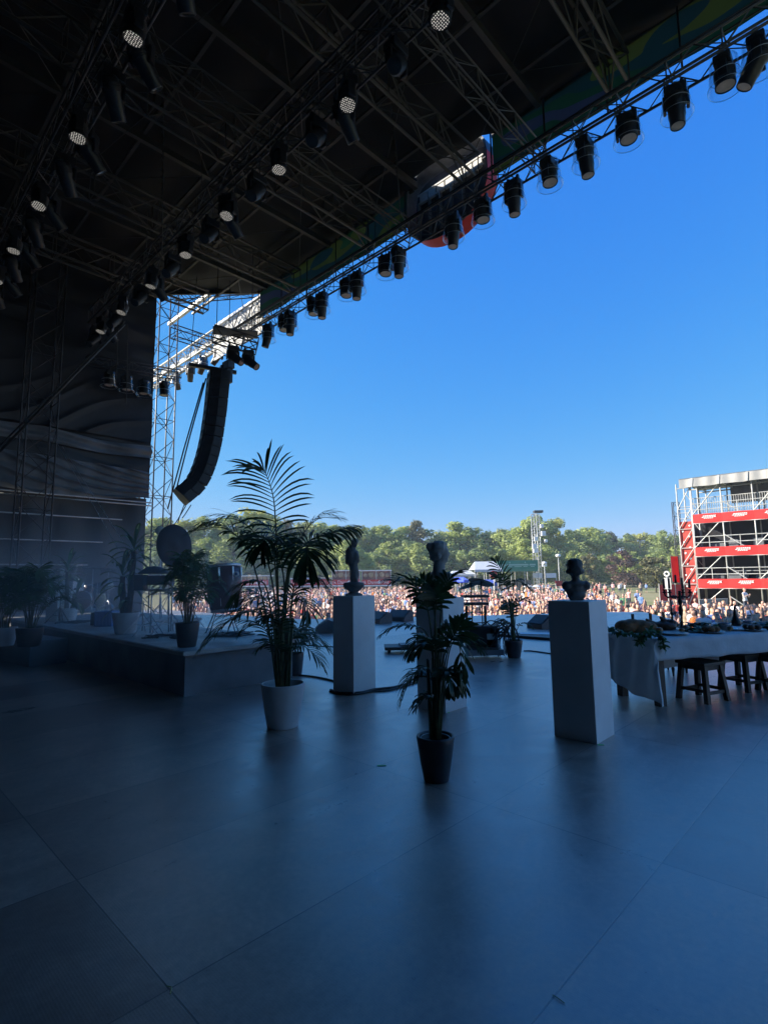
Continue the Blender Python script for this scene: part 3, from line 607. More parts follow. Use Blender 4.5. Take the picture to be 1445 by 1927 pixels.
def bust(c, hgt, yaw, label, m, bun='back', turn=0., base=True, wide=1., hk=.150, nk=1.):
    """portrait bust, hgt tall, facing yaw (0 = +Y)"""
    s = hgt; S = []; B = Matrix.Rotation(yaw, 3, 'Z'); R = Matrix.Rotation(yaw+turn, 3, 'Z'); c = V(c); P = lambda x, y, z: c+B@V((x*s, y*s, z*s))
    hc = P(0, .03, .78 if base else .735); k = hk*s
    S += [('s', hc, (.80*k, .98*k, 1.2*k), R)]; face_bits(S, hc, R, k)
    S += [('c', P(0, -.01, .42), hc-V((0, 0, .07*s)), .095*s*nk, .082*s*nk),
          ('s', P(0, 0, .38), (.24*s*wide, .13*s, .085*s), B), ('s', P(-.21*wide, 0, .34), (.115*s, .115*s, .11*s), B), ('s', P(.21*wide, 0, .34), (.115*s, .115*s, .11*s), B),
          ('s', P(0, .02, .26), (.23*s*wide, .135*s, .15*s), B), ('s', P(0, .0, .17), (.15*s, .11*s, .10*s), B), ('c', P(0, 0, .17), P(0, 0, .07), .09*s, .085*s)]
    if not base: S += [('s', P(0, 0, .12), (.23*s, .15*s, .12*s), B), ('c', P(-.1, 0, .035), P(.1, 0, .035), .07*s, .07*s), ('s', P(0, .03, .24), (.27*s, .15*s, .14*s), B)]
    if base: S += [('c', P(0, 0, .07), P(0, 0, .045), .10*s, .13*s), ('s', P(0, 0, .03), (.15*s, .15*s, .035*s))]
    t = thing('portrait_bust', label, 'bust', c)
    fuse(S, .012*s/.5, 3).build('figure', m, t, False)
    H = [('s', hc+R@V((0, -.16*k, .30*k)), (.95*k, 1.02*k, 1.06*k), R)]
    for i in range(14):
        q = pi*.1+i*pi*.8/13; H.append(('s', hc+R@V((.86*k*cos(q)*1.0, -.1*k+.0, .22*k+.95*k*sin(q))), (.2*k, .6*k, .2*k), R))
    for i in range(7):                                         # rolled hair low over ears and nape
        q = -pi*.05-i*pi*.9/6; H.append(('s', hc+R@V((.80*k*cos(q), .62*k*sin(q)-.12*k, -.30*k-.10*k*abs(sin(q)))), (.34*k, .34*k, .36*k), R))
    for i in range(9): q = 2*pi*i/9; H.append(('s', hc+R@V((.62*k*cos(q), -.1*k+.66*k*sin(q), .98*k)), (.26*k, .26*k, .2*k), R))
    if bun == 'back':
        H += [('s', hc+R@V((0, -1.16*k, .15*k)), (.42*k, .38*k, .40*k), R), ('s', hc+R@V((.2*k, -1.1*k, .4*k)), (.25*k, .22*k, .22*k), R), ('s', hc+R@V((-.2*k, -1.2*k, -.05*k)), (.25*k, .22*k, .25*k), R)]
    elif bun == 'high':
        H += [('s', hc+R@V((0, -1.0*k, .72*k)), (.48*k, .42*k, .46*k), R), ('s', hc+R@V((.28*k, -1.1*k, .55*k)), (.25*k, .25*k, .25*k), R), ('s', hc+R@V((-.25*k, -1.15*k, .85*k)), (.25*k, .25*k, .22*k), R)]
    else:
        H += [('s', hc+R@V((0, -.98*k, -.25*k)), (.5*k, .24*k, .5*k), R)]
        for i in range(16): q = 2*pi*i/16; H.append(('s', hc+R@V((.52*k*cos(q), -1.02*k, -.25*k+.52*k*sin(q))), (.13*k, .16*k, .13*k), R))
    fuse(H, .008*s/.5, 1).build('hair', m, t, False)
    return t
bust((-2.26, 5.02, PH), .41, radians(50), 'small dark bust with hair rolled at the nape on the nearest pedestal', M['bronze'], 'ring', -.25, base=False, wide=1.12, hk=.188)
bust((-3.92, 5.01, PH), .66, radians(-5), 'grey stone bust with high hair bun, seen from behind between the palms', M['stone'], 'high', -.75, wide=1.0, hk=.172, nk=1.25)
bust((p1.x, p1.y, RZ+.72), .50, radians(-100), 'small white plaster bust on the riser beside the corn plant', M['plaster'], 'back', -.2)
bust((p2.x, p2.y, RZ+.9), .55, radians(-60), 'pale bust glimpsed behind the corn plant trunk', M['stone'], 'back')
# twisted torso on an urn
t = thing('torso_statue', 'dark twisted headless looking torso on a flared urn on the middle pedestal', 'statue', (-5.365, 4.98, PH))
mb = MB(); mb.lathe([(.0, .0), (.115, .0), (.12, .02), (.075, .035), (.06, .05), (.09, .075), (.135, .115), (.148, .15), (.13, .175), (.06, .185), (0, .19)], (-5.365, 4.98, PH), 26); mb.build('urn', M['bronze'], t, False)
c = V((-5.365, 4.98, PH)); r = RT; S = []
def Q(x, z, y=0): return c+r*x+V((0, 0, z))+FW*y
S += [('c', Q(.0, .17), Q(.012, .28), .052, .06), ('c', Q(.012, .28), Q(.0, .40), .068, .058), ('c', Q(0, .40), Q(-.025, .52), .060, .085), ('c', Q(-.025, .52), Q(-.03, .61), .088, .07),
      ('s', Q(-.05, .55, -.03), (.06, .05, .08)), ('s', Q(.03, .53, -.03), (.05, .05, .07)), ('c', Q(-.085, .6), Q(-.08, .45), .028, .035), ('c', Q(.045, .59), Q(.05, .47), .024, .03),
      ('c', Q(-.02, .60), Q(.0, .70), .038, .034), ('s', Q(.01, .71), (.048, .048, .062)), ('s', Q(.015, .735, .02), (.05, .05, .045)), ('c', Q(-.02, .45, -.05), Q(.04, .2, -.04), .02, .025), ('c', Q(.02, .5, -.05), Q(-.03, .25, -.05), .018, .022)]
fuse(S, .011, 2).build('figure', M['bronze'], t, False)
# ================================================================ plants
def strip(mb, p, d, ln, wd, droop, nrm, segs=5, fold=.25, tipk=1.0):
    """one drooping leaflet from p along d"""
    pts = []; q = V(p); d = V(d).normalized(); st = ln/segs
    for i in range(segs+1):
        pts.append((q.copy(), d.copy())); d = (d+V((0, 0, -droop/segs*(.4+1.2*i/segs)))).normalized(); q = q+d*st
    vs = []; fs = []
    for i, (q, dd) in enumerate(pts):
        f = i/segs; w = wd*(.35+2.4*f*(1-f)**.75 if f < .98 else 0)*.9
        s = dd.cross(nrm)
        s = s.normalized() if s.length > 1e-4 else V((1, 0, 0))
        n2 = s.cross(dd).normalized()
        vs += [q-s*w*.5+n2*w*fold*.5, q, q+s*w*.5+n2*w*fold*.5]
    for i in range(segs):
        a = i*3; fs += [(a, a+1, a+4, a+3), (a+1, a+2, a+5, a+4)]
    mb.add(vs, fs, True)
def frond(parent, path, lf, wd, start=.42, n=26, droop=.5, nrm=None, ang=48, r0=.011, seed=0, leaf=None, stem=None, vee=.25, tipf=.5, twist=0.):
    """pinnate leaf along a path; leaflets lie across nrm (default: arching, facing up)"""
    R = random.Random(seed); pts = bez(path, 40); L = len(pts)-1
    mb = MB(); mb.tube(pts, [lerp(r0, .0022, i/L) for i in range(L+1)], 5)
    o = mb.build('frond', [stem or M['stem'], leaf or M['leaf']], parent, False) if False else None
    mb.mi = 1
    for i in range(n):
        f = start+(1-start)*(i+.5)/n; u = f*L; j = min(int(u), L-1); p = pts[j].lerp(pts[j+1], u-j); t = (pts[j+1]-pts[max(0, j-1)]).normalized()
        nn = V(nrm) if nrm is not None else None
        if nn is None:
            sd = t.cross(V((0, 0, 1))); sd = sd.normalized() if sd.length > .15 else RT; nn = sd.cross(t).normalized()
        g = (i+.5)/n; a = radians(lerp(ang+14, 14, g**1.4)); ln = lf*(.55+1.1*g*(1-g)*2) if g < .5 else lf*lerp(1.1, tipf, ((g-.5)*2)**1.5)
        for s in (-1, 1):
            sd = t.cross(nn).normalized()*s
            d = t*cos(a)+sd*sin(a)+nn*vee+V((R.uniform(-.07, .07), R.uniform(-.07, .07), R.uniform(-.06, .06)))
            strip(mb, p, d, ln*R.uniform(.88, 1.08), wd*R.uniform(.85, 1.1), droop*R.uniform(.6, 1.4), nn, 6)
    return mb.build('frond', [stem or M['stem'], leaf or M['leaf']], parent, False)
def pot(parent, c, rt, rb, h, m, n=36):
    c = V(c); w = .018; mb = MB()
    mb.lathe([(0, .0), (rb*.96, 0), (rb, .012), (lerp(rb, rt, .35)*1.02, h*.35), (lerp(rb, rt, .75)*1.015, h*.75), (rt, h-.01), (rt-.004, h), (rt-w, h), (rt-w-.003, h-.012), (lerp(rb, rt, .75)-w, h*.78), (0, h*.78)], c, n); mb.build('pot', m, parent, False)
    mb = MB(); mb.lathe([(rt-w-.012, h*.84), (rt*.6, h*.86), (0, h*.865)], c, 20); mb.build('soil', M['soil'], parent, False)
PD = {}
def palm(name, label, cat, base_px, zb, rt, rb, h, potm, group=None):
    c = fl(*base_px, zb); t = thing(name, label, cat, c, group); pot(t, c, rt, rb, h, potm); return t, c
VN = -FW
# --- big kentia palm in white pot (crop of the photo: scale 3.503 from 350, 850)
t, c = palm('potted_palm', 'tall dark kentia palm in a white pot, the largest plant on stage', 'potted plant', (532, 1367), 0, .222, .155, .43, M['potw'], 'potted plants on stage')
D = depth(c)
def big(pts): return [at(350+x/3.503, 850+y/3.503, D+dz) for x, y, dz in pts]
B0 = (638, 1560, 0)
frond(t, big([(625, 1560, 0), (612, 1100, .05), (603, 750, .05), (592, 470, .05), (575, 290, .05), (530, 150, 0), (498, 108, -.05)]), .46, 0.0200, .38, 22, .9, VN, 56, .014, 1, vee=.18, tipf=.42)
frond(t, big([(600, 1560, 0), (545, 1150, .1), (470, 830, .1), (415, 655, .1), (340, 560, .05), (230, 500, 0), (75, 520, -.1)]), .36, 0.0207, .42, 28, 1.1, None, 56, .012, 2)
frond(t, big([(615, 1560, .02), (590, 1000, .25), (520, 660, .4), (420, 500, .5), (300, 440, .55), (165, 458, .6)]), .36, 0.0163, .45, 20, 1.1, None, 50, .012, 3)
frond(t, big([(640, 1560, 0), (640, 1100, -.1), (690, 760, -.25), (800, 600, -.35), (930, 545, -.35), (1060, 510, -.3)]), .42, 0.0237, .38, 34, 1.5, None, 62, .013, 4)
frond(t, big([(650, 1560, .05), (660, 1050, .3), (700, 720, .5), (780, 530, .6), (880, 440, .7), (990, 440, .75)]), .32, 0.0163, .45, 20, .9, None, 48, .011, 5)
frond(t, big([(600, 1560, -.02), (560, 1270, -.2), (510, 1090, -.35), (410, 1055, -.5), (270, 1130, -.6), (125, 1280, -.65)]), .34, 0.0252, .45, 22, 1.0, None, 50, .011, 6)
frond(t, big([(615, 1560, -.05), (575, 1150, -.3), (530, 900, -.45), (470, 855, -.5), (380, 880, -.55), (340, 960, -.55)]), .26, 0.0222, .5, 18, 1.0, None, 55, .010, 7)
frond(t, big([(655, 1560, 0), (680, 1150, .1), (720, 870, .2), (800, 825, .2), (880, 850, .25), (930, 930, .25)]), .28, 0.0222, .5, 18, 1.0, None, 52, .010, 8)
frond(t, big([(630, 1560, -.05), (640, 1050, -.25), (690, 720, -.5), (760, 610, -.75), (800, 640, -.95), (800, 740, -1.0)]), .38, 0.0252, .40, 28, 1.3, None, 60, .012, 9)
frond(t, big([(625, 1560, -.05), (610, 1080, -.25), (590, 760, -.45), (560, 600, -.7), (520, 570, -.95), (500, 640, -1.05)]), .36, 0.0237, .40, 26, 1.2, None, 55, .012, 10)
frond(t, big([(650, 1560, .1), (660, 1100, .35), (640, 800, .6), (560, 640, .8), (480, 560, .9), (400, 560, .95)]), .3, 0.0222, .5, 18, 1.1, None, 52, .010, 11)
frond(t, big([(655, 1560, .0), (690, 1200, -.1), (700, 980, -.25), (740, 940, -.35), (800, 1010, -.45), (795, 1100, -.45)]), .2, 0.0192, .5, 14, 1.2, None, 50, .008, 12)
frond(t, big([(605, 1560, .0), (570, 1250, -.1), (555, 1010, -.25), (520, 970, -.4), (440, 980, -.5), (370, 1060, -.5)]), .24, 0.0207, .5, 16, 1.2, None, 50, .008, 13)
for i_, (q_, l_) in enumerate((([(600, 1560, 0), (575, 1330, 0), (530, 1180, -.1), (450, 1130, -.2), (380, 1180, -.25)], .22), ([(640, 1560, .05), (660, 1330, .1), (700, 1230, .2), (770, 1200, .3), (860, 1230, .35), (930, 1300, .4)], .24),
    ([(630, 1560, 0), (650, 1380, -.05), (700, 1290, -.1), (770, 1280, -.15), (850, 1340, -.2), (900, 1420, -.2)], .22), ([(620, 1560, 0), (600, 1200, .2), (540, 1000, .3), (450, 930, .35), (370, 980, .4)], .25),
    ([(630, 1560, 0), (640, 1200, .1), (680, 1000, .2), (730, 900, .3), (790, 870, .35)], .25), ([(640, 1560, 0), (650, 1000, .2), (630, 700, .35), (590, 560, .4), (540, 500, .45), (470, 480, .5)], .3),
    ([(620, 1560, 0), (610, 1300, -.1), (620, 1130, -.25), (580, 1060, -.4), (530, 1090, -.5)], .22), ([(630, 1560, 0), (625, 1380, -.1), (600, 1290, -.2), (550, 1260, -.28), (490, 1300, -.3)], .2))):
    frond(t, big(q_), l_, .022, .35, 18, 1.1, None, 52, .008, 80+i_)
mb = MB()
for i in range(9):
    a = i*.7; b0 = c+V((.055*cos(a), .055*sin(a), .36)); mb.tube([b0, b0+V((.02*cos(a), .02*sin(a), .35)), b0+V((.05*cos(a), .05*sin(a), .72))], [.020, .015, .010], 6)
mb.build('stem', M['stem'], t, False)
# --- small palm in black pot (scale 3.503 from 600, 950)
t, c = palm('potted_palm', 'small broad leaved palm in a round black pot nearest the viewer', 'potted plant', (821, 1467), 0, .142, .094, .315, M['potk'], 'potted plants on stage')
mb = MB(); mb.lathe([(.104, .30), (.108, .303), (.112, .30)], c, 30); mb.build('inner_rim', M['alu'], t, False)
D = depth(c)
def sm(pts): return [at(600+x/3.503, 950+y/3.503, D+dz) for x, y, dz in pts]
frond(t, sm([(775, 1540, 0), (760, 1100, 0), (735, 800, -.02), (700, 640, -.05), (620, 520, -.08), (470, 500, -.1)]), .20, 0.0224, .5, 16, 1.1, None, 52, .009, 21)
frond(t, sm([(785, 1540, 0), (780, 1050, .02), (770, 780, .04), (740, 620, .05), (715, 580, .05), (675, 500, .05)]), .16, 0.0240, .52, 10, .7, VN, 58, .010, 22, vee=.15)
frond(t, sm([(780, 1540, 0), (770, 1050, -.05), (765, 760, -.1), (775, 640, -.14), (770, 590, -.18), (750, 550, -.2)]), .16, 0.0256, .5, 10, .7, VN, 56, .010, 23, vee=.15)
frond(t, sm([(795, 1540, 0), (810, 1250, 0), (835, 1020, 0), (870, 900, -.02), (905, 840, -.03), (945, 770, -.04)]), .17, 0.0288, .55, 9, .7, VN, 46, .008, 24)
frond(t, sm([(800, 1540, 0), (830, 1150, .04), (870, 930, .06), (930, 880, .1), (1000, 885, .14), (1050, 950, .16)]), .16, 0.0208, .5, 12, 1.0, None, 50, .007, 25)
frond(t, sm([(775, 1540, 0), (760, 1250, -.03), (730, 1090, -.06), (660, 1085, -.1), (590, 1160, -.13), (548, 1290, -.14)]), .17, 0.0208, .45, 14, 1.1, None, 50, .007, 26)
frond(t, sm([(780, 1540, 0), (755, 1050, .05), (710, 850, .08), (630, 800, .1), (520, 800, .12), (425, 850, .14)]), .16, 0.0192, .5, 13, 1.2, None, 50, .007, 27)
frond(t, sm([(800, 1540, 0), (820, 1300, -.03), (860, 1090, -.06), (910, 1080, -.08), (935, 1150, -.1), (935, 1220, -.1)]), .14, 0.0240, .5, 10, 1.2, None, 50, .006, 28)
frond(t, sm([(790, 1540, 0), (800, 1150, -.06), (840, 950, -.1), (890, 880, -.12), (925, 930, -.14), (945, 1120, -.15)]), .2, 0.0336, .55, 8, 1.3, None, 42, .008, 29)
frond(t, sm([(790, 1540, 0), (790, 1000, -.02), (800, 750, -.02), (815, 600, 0), (850, 500, .05), (910, 460, .08)]), .15, 0.0240, .55, 12, .9, None, 46, .007, 30)
frond(t, sm([(785, 1540, 0), (770, 1250, .02), (740, 1150, .1), (690, 1120, .14), (650, 1140, .18)]), .16, 0.0240, .5, 12, 1.1, None, 46, .007, 31)
frond(t, sm([(790, 1540, 0), (790, 1250, .02), (810, 1150, .1), (850, 1110, .14), (890, 1130, .18)]), .14, 0.0240, .5, 12, 1.1, None, 46, .007, 32)
for i_, q_ in enumerate(([(785, 1540, 0), (775, 1300, -.03), (790, 1180, -.06), (830, 1100, -.1), (860, 1130, -.13), (870, 1230, -.14)], [(780, 1540, 0), (770, 1200, .05), (740, 950, .08), (690, 870, .1), (640, 900, .12), (620, 980, .13)], [(790, 1540, 0), (795, 1150, -.05), (770, 960, -.1), (720, 900, -.14), (680, 950, -.17)], [(795, 1540, 0), (800, 1100, .05), (815, 900, .1), (860, 820, .14), (910, 830, .17)], [(785, 1540, 0), (780, 1330, .02), (750, 1270, .03), (700, 1270, .04), (660, 1320, .05)])):
    frond(t, sm(q_), .17, .032, .45, 12, 1.0, None, 50, .007, 60+i_)
mb = MB()
for i in range(6):
    a = i*1.05+.3; b0 = c+V((.03*cos(a), .03*sin(a), .27)); mb.tube([b0, b0+V((.012*cos(a), .012*sin(a), .25)), b0+V((.02*cos(a), .02*sin(a), .6))], [.016, .013, .008], 6)
mb.build('stem', M['stem'], t, False)
# --- far palm near the stage edge (scale 6.02 from 850, 940)
t, c = palm('potted_palm', 'slim palm in a small black pot near the stage front beside the amplifier', 'potted plant', (967, 1237), 0, .165, .115, .31, M['potk'], 'potted plants on stage')
D = depth(c)
def fp(pts): return [at(850+x/6.02, 940+y/6.02, D+dz) for x, y, dz in pts]
frond(t, fp([(695, 1640, 0), (690, 1300, 0), (660, 1080, 0), (590, 900, 0), (530, 790, 0), (490, 690, 0)]), .24, 0.0288, .45, 11, .7, VN, 55, .010, 41, vee=.15)
frond(t, fp([(700, 1640, 0), (700, 1250, .05), (690, 1050, .1), (720, 930, .1), (800, 950, .1), (885, 1020, .1)]), .24, 0.0400, .5, 12, 1.2, None, 46, .010, 42)
frond(t, fp([(695, 1640, 0), (680, 1300, -.05), (640, 1050, -.1), (600, 950, -.15), (540, 880, -.2), (450, 850, -.2)]), .22, 0.0360, .5, 12, .8, None, 46, .009, 43)
frond(t, fp([(690, 1640, 0), (660, 1480, -.05), (610, 1390, -.1), (560, 1370, -.1), (510, 1400, -.1)]), .18, 0.0280, .4, 10, 1.1, None, 46, .007, 44)
frond(t, fp([(710, 1640, 0), (730, 1500, 0), (770, 1420, .05), (830, 1405, .05), (895, 1450, .05)]), .16, 0.0280, .4, 10, 1.1, None, 46, .007, 45)
frond(t, fp([(700, 1640, 0), (700, 1400, -.1), (700, 1250, -.15), (660, 1180, -.25), (580, 1200, -.3), (520, 1290, -.3)]), .2, 0.0360, .45, 12, 1.0, None, 46, .008, 46)
frond(t, fp([(705, 1640, 0), (715, 1400, -.1), (740, 1200, -.15), (790, 1140, -.2), (840, 1150, -.2)]), .2, 0.0400, .45, 10, .8, None, 44, .008, 47)
frond(t, fp([(700, 1640, 0), (695, 1450, .05), (670, 1300, .1), (650, 1230, .1), (610, 1180, .1)]), .2, 0.0320, .4, 9, .7, VN, 55, .008, 48)
mb = MB()
for i in range(4): a = i*1.57; b0 = c+V((.03*cos(a), .03*sin(a), .26)); mb.tube([b0, b0+V((0, 0, .4)), b0+V((-.03, 0, .8))], [.016, .012, .008], 6)
mb.build('stem', M['stem'], t, False)
# --- random arecas / low palms
def bush(name, label, base_px, zb, rt, rb, h, potm, top, spread, n, seed, lf=.2, wd=.014, nl=22, leaf='leaf2', up=.75, droop=1.0, group='potted plants on stage'):
    t, c = palm(name, label, 'potted plant', base_px, zb, rt, rb, h, potm, group); R = random.Random(seed)
    for i in range(n):
        a = i*2.4+R.uniform(-.3, .3); q = (i+.5)/n; rr = spread*(.35+.65*q)*R.uniform(.8, 1.1); hh = top*lerp(1.0, .45, q**1.3)*R.uniform(.92, 1.05); d = V((cos(a), sin(a), 0)); b0 = c+V((0, 0, h*.85))+d*rt*.35*R.random()
        frond(t, [b0, b0+d*rr*.12+V((0, 0, hh*.4)), b0+d*rr*.38+V((0, 0, hh*.85)), b0+d*rr*.72+V((0, 0, hh*.98)), b0+d*rr+V((0, 0, hh*R.uniform(.72, .9)))], lf, wd, .36, nl, droop, None, 50, .007, seed*50+i, M[leaf])
    return t
bush('areca_palm', 'bushy feathery palm in a dark pot on the riser corner', (352, 1217), RZ, .16, .12, .33, M['potk'], .98, .48, 22, 3, .20, .015, 24)
bush('potted_palm', 'low dark pot plant squeezed behind the large palm near the riser end', (556, 1270), 0, .13, .10, .34, M['potk'], .42, .42, 11, 4, .24, .03, 12, 'leaf', droop=1.3)
bush('areca_palm', 'hazy feathery palm in a dim planter box at the far left', (55, 1216), .45, .20, .16, .3, M['potk'], 1.0, .62, 20, 5, .24, .018, 22)
bush('areca_palm', 'hazy feathery palm at the left picture edge, beside the planter box', (8, 1215), .45, .18, .14, .3, M['potw'], 1.0, .62, 16, 6, .24, .018, 20)
# planter box carrying the hazy palms
q = fl(30, 1252); mb = MB(); mb.rbox((q.x-.25, q.y+.3, .225), (1.5, .62, .45), .12, .02); single(mb, 'planter_box', M['tarp_grey'], 'long grey planter box on the floor at the far left under the hazy palms', 'planter')
def corn(label, base_px, zb, rt, rb, h, stems, seed):
    t, c = palm('corn_plant', label, 'potted plant', base_px, zb, rt, rb, h, M['potw'], 'potted plants on stage'); R = random.Random(seed)
    for sx, hh, nl in stems:
        b0 = c+RT*sx*.6+V((0, 0, h*.8)); tp = c+RT*sx*1.15+V((0, 0, hh))
        mb = MB(); k = 9; mb.tube([b0.lerp(tp, i/k)+V((R.uniform(-.006, .006), R.uniform(-.006, .006), 0)) for i in range(k+1)], [lerp(.052, .042, i/k)*(1.06 if i % 2 else .97) for i in range(k+1)], 9); mb.build('cane', M['cane'], t, False)
        for i in range(nl):
            a = i*2.4+R.uniform(-.3, .3); f = (i+.5)/nl; d = V((cos(a), sin(a), 0)); el = lerp(1.35, -.15, f); ln = R.uniform(.42, .58); q = tp+V((0, 0, lerp(.12, -.16, f)))
            mb = MB(); dd = d*cos(el)+V((0, 0, sin(el))); strip(mb, q, dd, ln, .075, 1.5, d.cross(V((0, 0, 1))).cross(dd), 9, .3)
            mb.mi = 1; strip(mb, q+V((0, 0, .004)), dd, ln*.97, .026, 1.5, d.cross(V((0, 0, 1))).cross(dd), 9, .3)
            mb.build('leaf', [M['stripe'], M['stripepale']], t, False)
    return t
corn('corn plant with two thick canes and striped leaves in a white pot on the riser', (236, 1192), RZ, .225, .165, .36, ((-.075, .98, 16), (.085, 1.42, 20), (.02, .62, 8)), 8)
corn('smaller corn plant with arching leaves in a white pot, left rear of the riser', (126, 1168), RZ, .225, .18, .29, ((-.03, 1.12, 20), (.17, .52, 10)), 9)
# ================================================================ laid table
TZ = .75
TL, TF, TR = fl(1147, 1191, TZ), fl(1231, 1204, TZ), fl(1446, 1190, TZ)
ex = (TR-TF); ex.z = 0; ex.normalize(); ey = V((-ex.y, ex.x, 0))
TW = max(.6, (TL-TF).dot(ey)); TLn = 3.4
def TP(x, y, z=0): return TF+ex*x+ey*y+V((0, 0, z))
ta = atan2(ex.y, ex.x)
tb = thing('dining_table', 'long wooden table under the white cloth at right', 'table', TP(TLn/2, TW/2, -TZ))
mb = MB(); mb.box(TP(TLn/2, TW/2, -.03), (TLn-.02, TW-.02, .04), ta); mb.build('tabletop', M['wood'], tb)
for x in (.12, TLn-.12):
    for y in (.1, TW-.1): mb = MB(); p = TP(x, y); mb.box((p.x, p.y, (TZ-.05)/2), (.09, .09, TZ-.05), ta); mb.build('leg', M['wood'], tb)
mb = MB()
def ease(a): return a*a*(3-2*a)
NU, NV = 120, 44
def clothf(u, v):
    """perimeter sheet: u along the length incl. end drop, v across incl. front and back drops"""
    fd, bd, ed = .235, .5, .66
    X = -ed+u*(TLn+ed); Y = -fd+v*(TW+fd+bd)
    x, y, z = X, Y, .006
    if X < 0: x = -.012-.05*ease(min(1, -X/.5))-.03*sin(Y*16)*(-X); z -= -X*(1-.28*max(0, (Y-.3*TW)/TW))
    if Y < 0:
        k = -Y if X > -.02 else -Y
        y = -.012-.02*sin(X*9)*k*2; z -= k
        if X < 0: x += -.10*k; y = -.02-.5*k*min(1, -X*2); z = .006-min(.70, max(-X, k)+.35*min(-X, k))
    elif Y > TW:
        k = Y-TW; y = TW+.012+.03*sin(X*7)*k; z -= k
        if X < 0: z = .006-min(.66, max(-X, k)+.3*min(-X, k))
    z += .012*mnoise.noise(V((X*5, Y*5, 0)))*(1 if z < -.05 else .15)
    if z < -.05: x += .035*mnoise.noise(V((Y*6, z*2, 3)))+.02*sin(Y*22+z*3); y += .012*mnoise.noise(V((X*6, z*3, 7)))
    p = TP(x, y, z); p.z = max(p.z, .015); return p
mb.grid(clothf, NU, NV); cl = single(mb, 'tablecloth', M['cloth'], 'rumpled white linen cloth over the long table, falling to the floor at its left end', 'tablecloth', None, TP(1, .3, 0))
so_ = cl.modifiers.new('s', 'SOLIDIFY'); so_.thickness = .003
def on(px, y, off=0): p = fl(px, y, TZ+.008); return p
def put(name, px, y, label, cat, builder, group=None, z=0):
    p = fl(px, y, TZ+.011+z); t = thing(name, label, cat, p, group); builder(t, p); return t
def cx_(x, y): return (1130+x/4.587, 1040+y/4.587)
def loaf(t, p):
    S = [('s', p+RT*-.14+V((0, 0, .07)), (.13, .11, .085)), ('s', p+RT*.05+V((0, 0, .07)), (.15, .12, .09)), ('s', p+RT*-.05+V((0, 0, .10)), (.12, .10, .07)), ('s', p+RT*.16+V((0, 0, .06)), (.10, .09, .075))]
    fuse(S, .014, 2).build('crust', M['bread'], t, False)
put('bread_loaf', *cx_(310, 690), 'big round brown loaf at the left end of the laid table', 'bread', loaf)
def roast(t, p):
    S = [('s', p+V((0, 0, .05)), (.17, .11, .06)), ('s', p+RT*.1+V((0, 0, .08)), (.09, .08, .06)), ('c', p+RT*-.1+V((0, 0, .07)), p+RT*-.2+V((0, 0, .13)), .04, .02), ('c', p+RT*.05+V((0, 0, .1)), p+RT*-.02+V((0, 0, .16)), .04, .018)]
    fuse(S, .012, 2).build('meat', M['meat'], t, False)
    mb = MB(); mb.lathe([(0, 0), (.15, .0), (.24, .012), (.245, .018), (.15, .01), (0, .008)], p, 24); mb.build('platter', M['plate'], t, False)
put('roast_platter', *cx_(535, 668), 'dark roast bird on a platter behind the single candlestick', 'food', roast)
def plate(r=.14, m='plate'):
    def f(t, p):
        mb = MB(); mb.lathe([(0, 0), (r*.6, 0), (r, .016), (r*1.01, .022), (r*.62, .008), (0, .007)], p, 26); mb.build('dish', M[m], t, False)
    return f
put('plate', *cx_(625, 705), 'round pewter plate at the front edge beside the candelabrum', 'plate', plate(.165))
def rollplate(k, m1, m2):
    def f(t, p):
        plate(.15)(t, p)
        for i in range(k): a = i*2*pi/k; MB().ball(p+V((.06*cos(a), .06*sin(a), .045)), (.045, .045, .036), 12, 8).build('roll', M[m1 if i % 2 else m2], t, False)
    return f
put('plate', *cx_(950, 690), 'plate heaped with round bread rolls right of the candelabrum', 'plate', rollplate(5, 'bread', 'bread'))
put('plate', *cx_(1305, 672), 'plate of dark food right of the decanter', 'plate', rollplate(4, 'meat', 'meat'))
put('plate', *cx_(1180, 668), 'pale empty plate in front of the decanter', 'plate', plate(.13, 'white'))
def apple(r, m):
    def f(t, p):
        mb = MB(); mb.lathe([(0, .25*r), (.35*r, .05*r), (.8*r, .35*r), (1*r, 1.0*r), (.85*r, 1.6*r), (.35*r, 1.85*r), (0, 1.68*r)], p, 16); mb.build('flesh', M[m], t, False)
        mb = MB(); mb.tube([p+V((0, 0, 1.68*r)), p+V((.1*r, 0, 2.2*r))], .003, 4); mb.build('stalk', M['wood'], t)
    return f
put('apple', *cx_(505, 700), 'single pale apple beside the hanging garland', 'fruit', apple(.042, 'apple'))
put('apple', *cx_(700, 692), 'small red apple at the end of the pewter plate', 'fruit', apple(.032, 'apple'))
put('apple', *cx_(735, 680), 'dark red apple left of the green cabbage', 'fruit', apple(.042, 'apple'))
put('apple', *cx_(1115, 678), 'round brown fruit left of the decanter', 'fruit', apple(.036, 'apple'))
put('apple', *cx_(995, 668), 'pale green fruit behind the plate of rolls', 'fruit', apple(.04, 'green'))
def leafy(r, n, seed, m='leaf2'):
    def f(t, p):
        R = random.Random(seed); mb = MB()
        for i in range(n):
            a = R.uniform(0, 6.28); d = V((cos(a), sin(a), R.uniform(.2, 1.1))); strip(mb, p+V((R.uniform(-r, r)*.5, R.uniform(-r, r)*.5, .01)), d, r*R.uniform(.6, 1.1), r*.5, 1.4, V((0, 0, 1)), 4)
        mb.build('leaves', M[m], t, False)
    return f
put('cabbage', *cx_(790, 680), 'dark green leafy cabbage in the middle of the table', 'vegetable', leafy(.13, 40, 1, 'leaf2'))
put('lettuce', *cx_(858, 668), 'paler green lettuce right of the cabbage', 'vegetable', leafy(.11, 36, 2, 'green'))
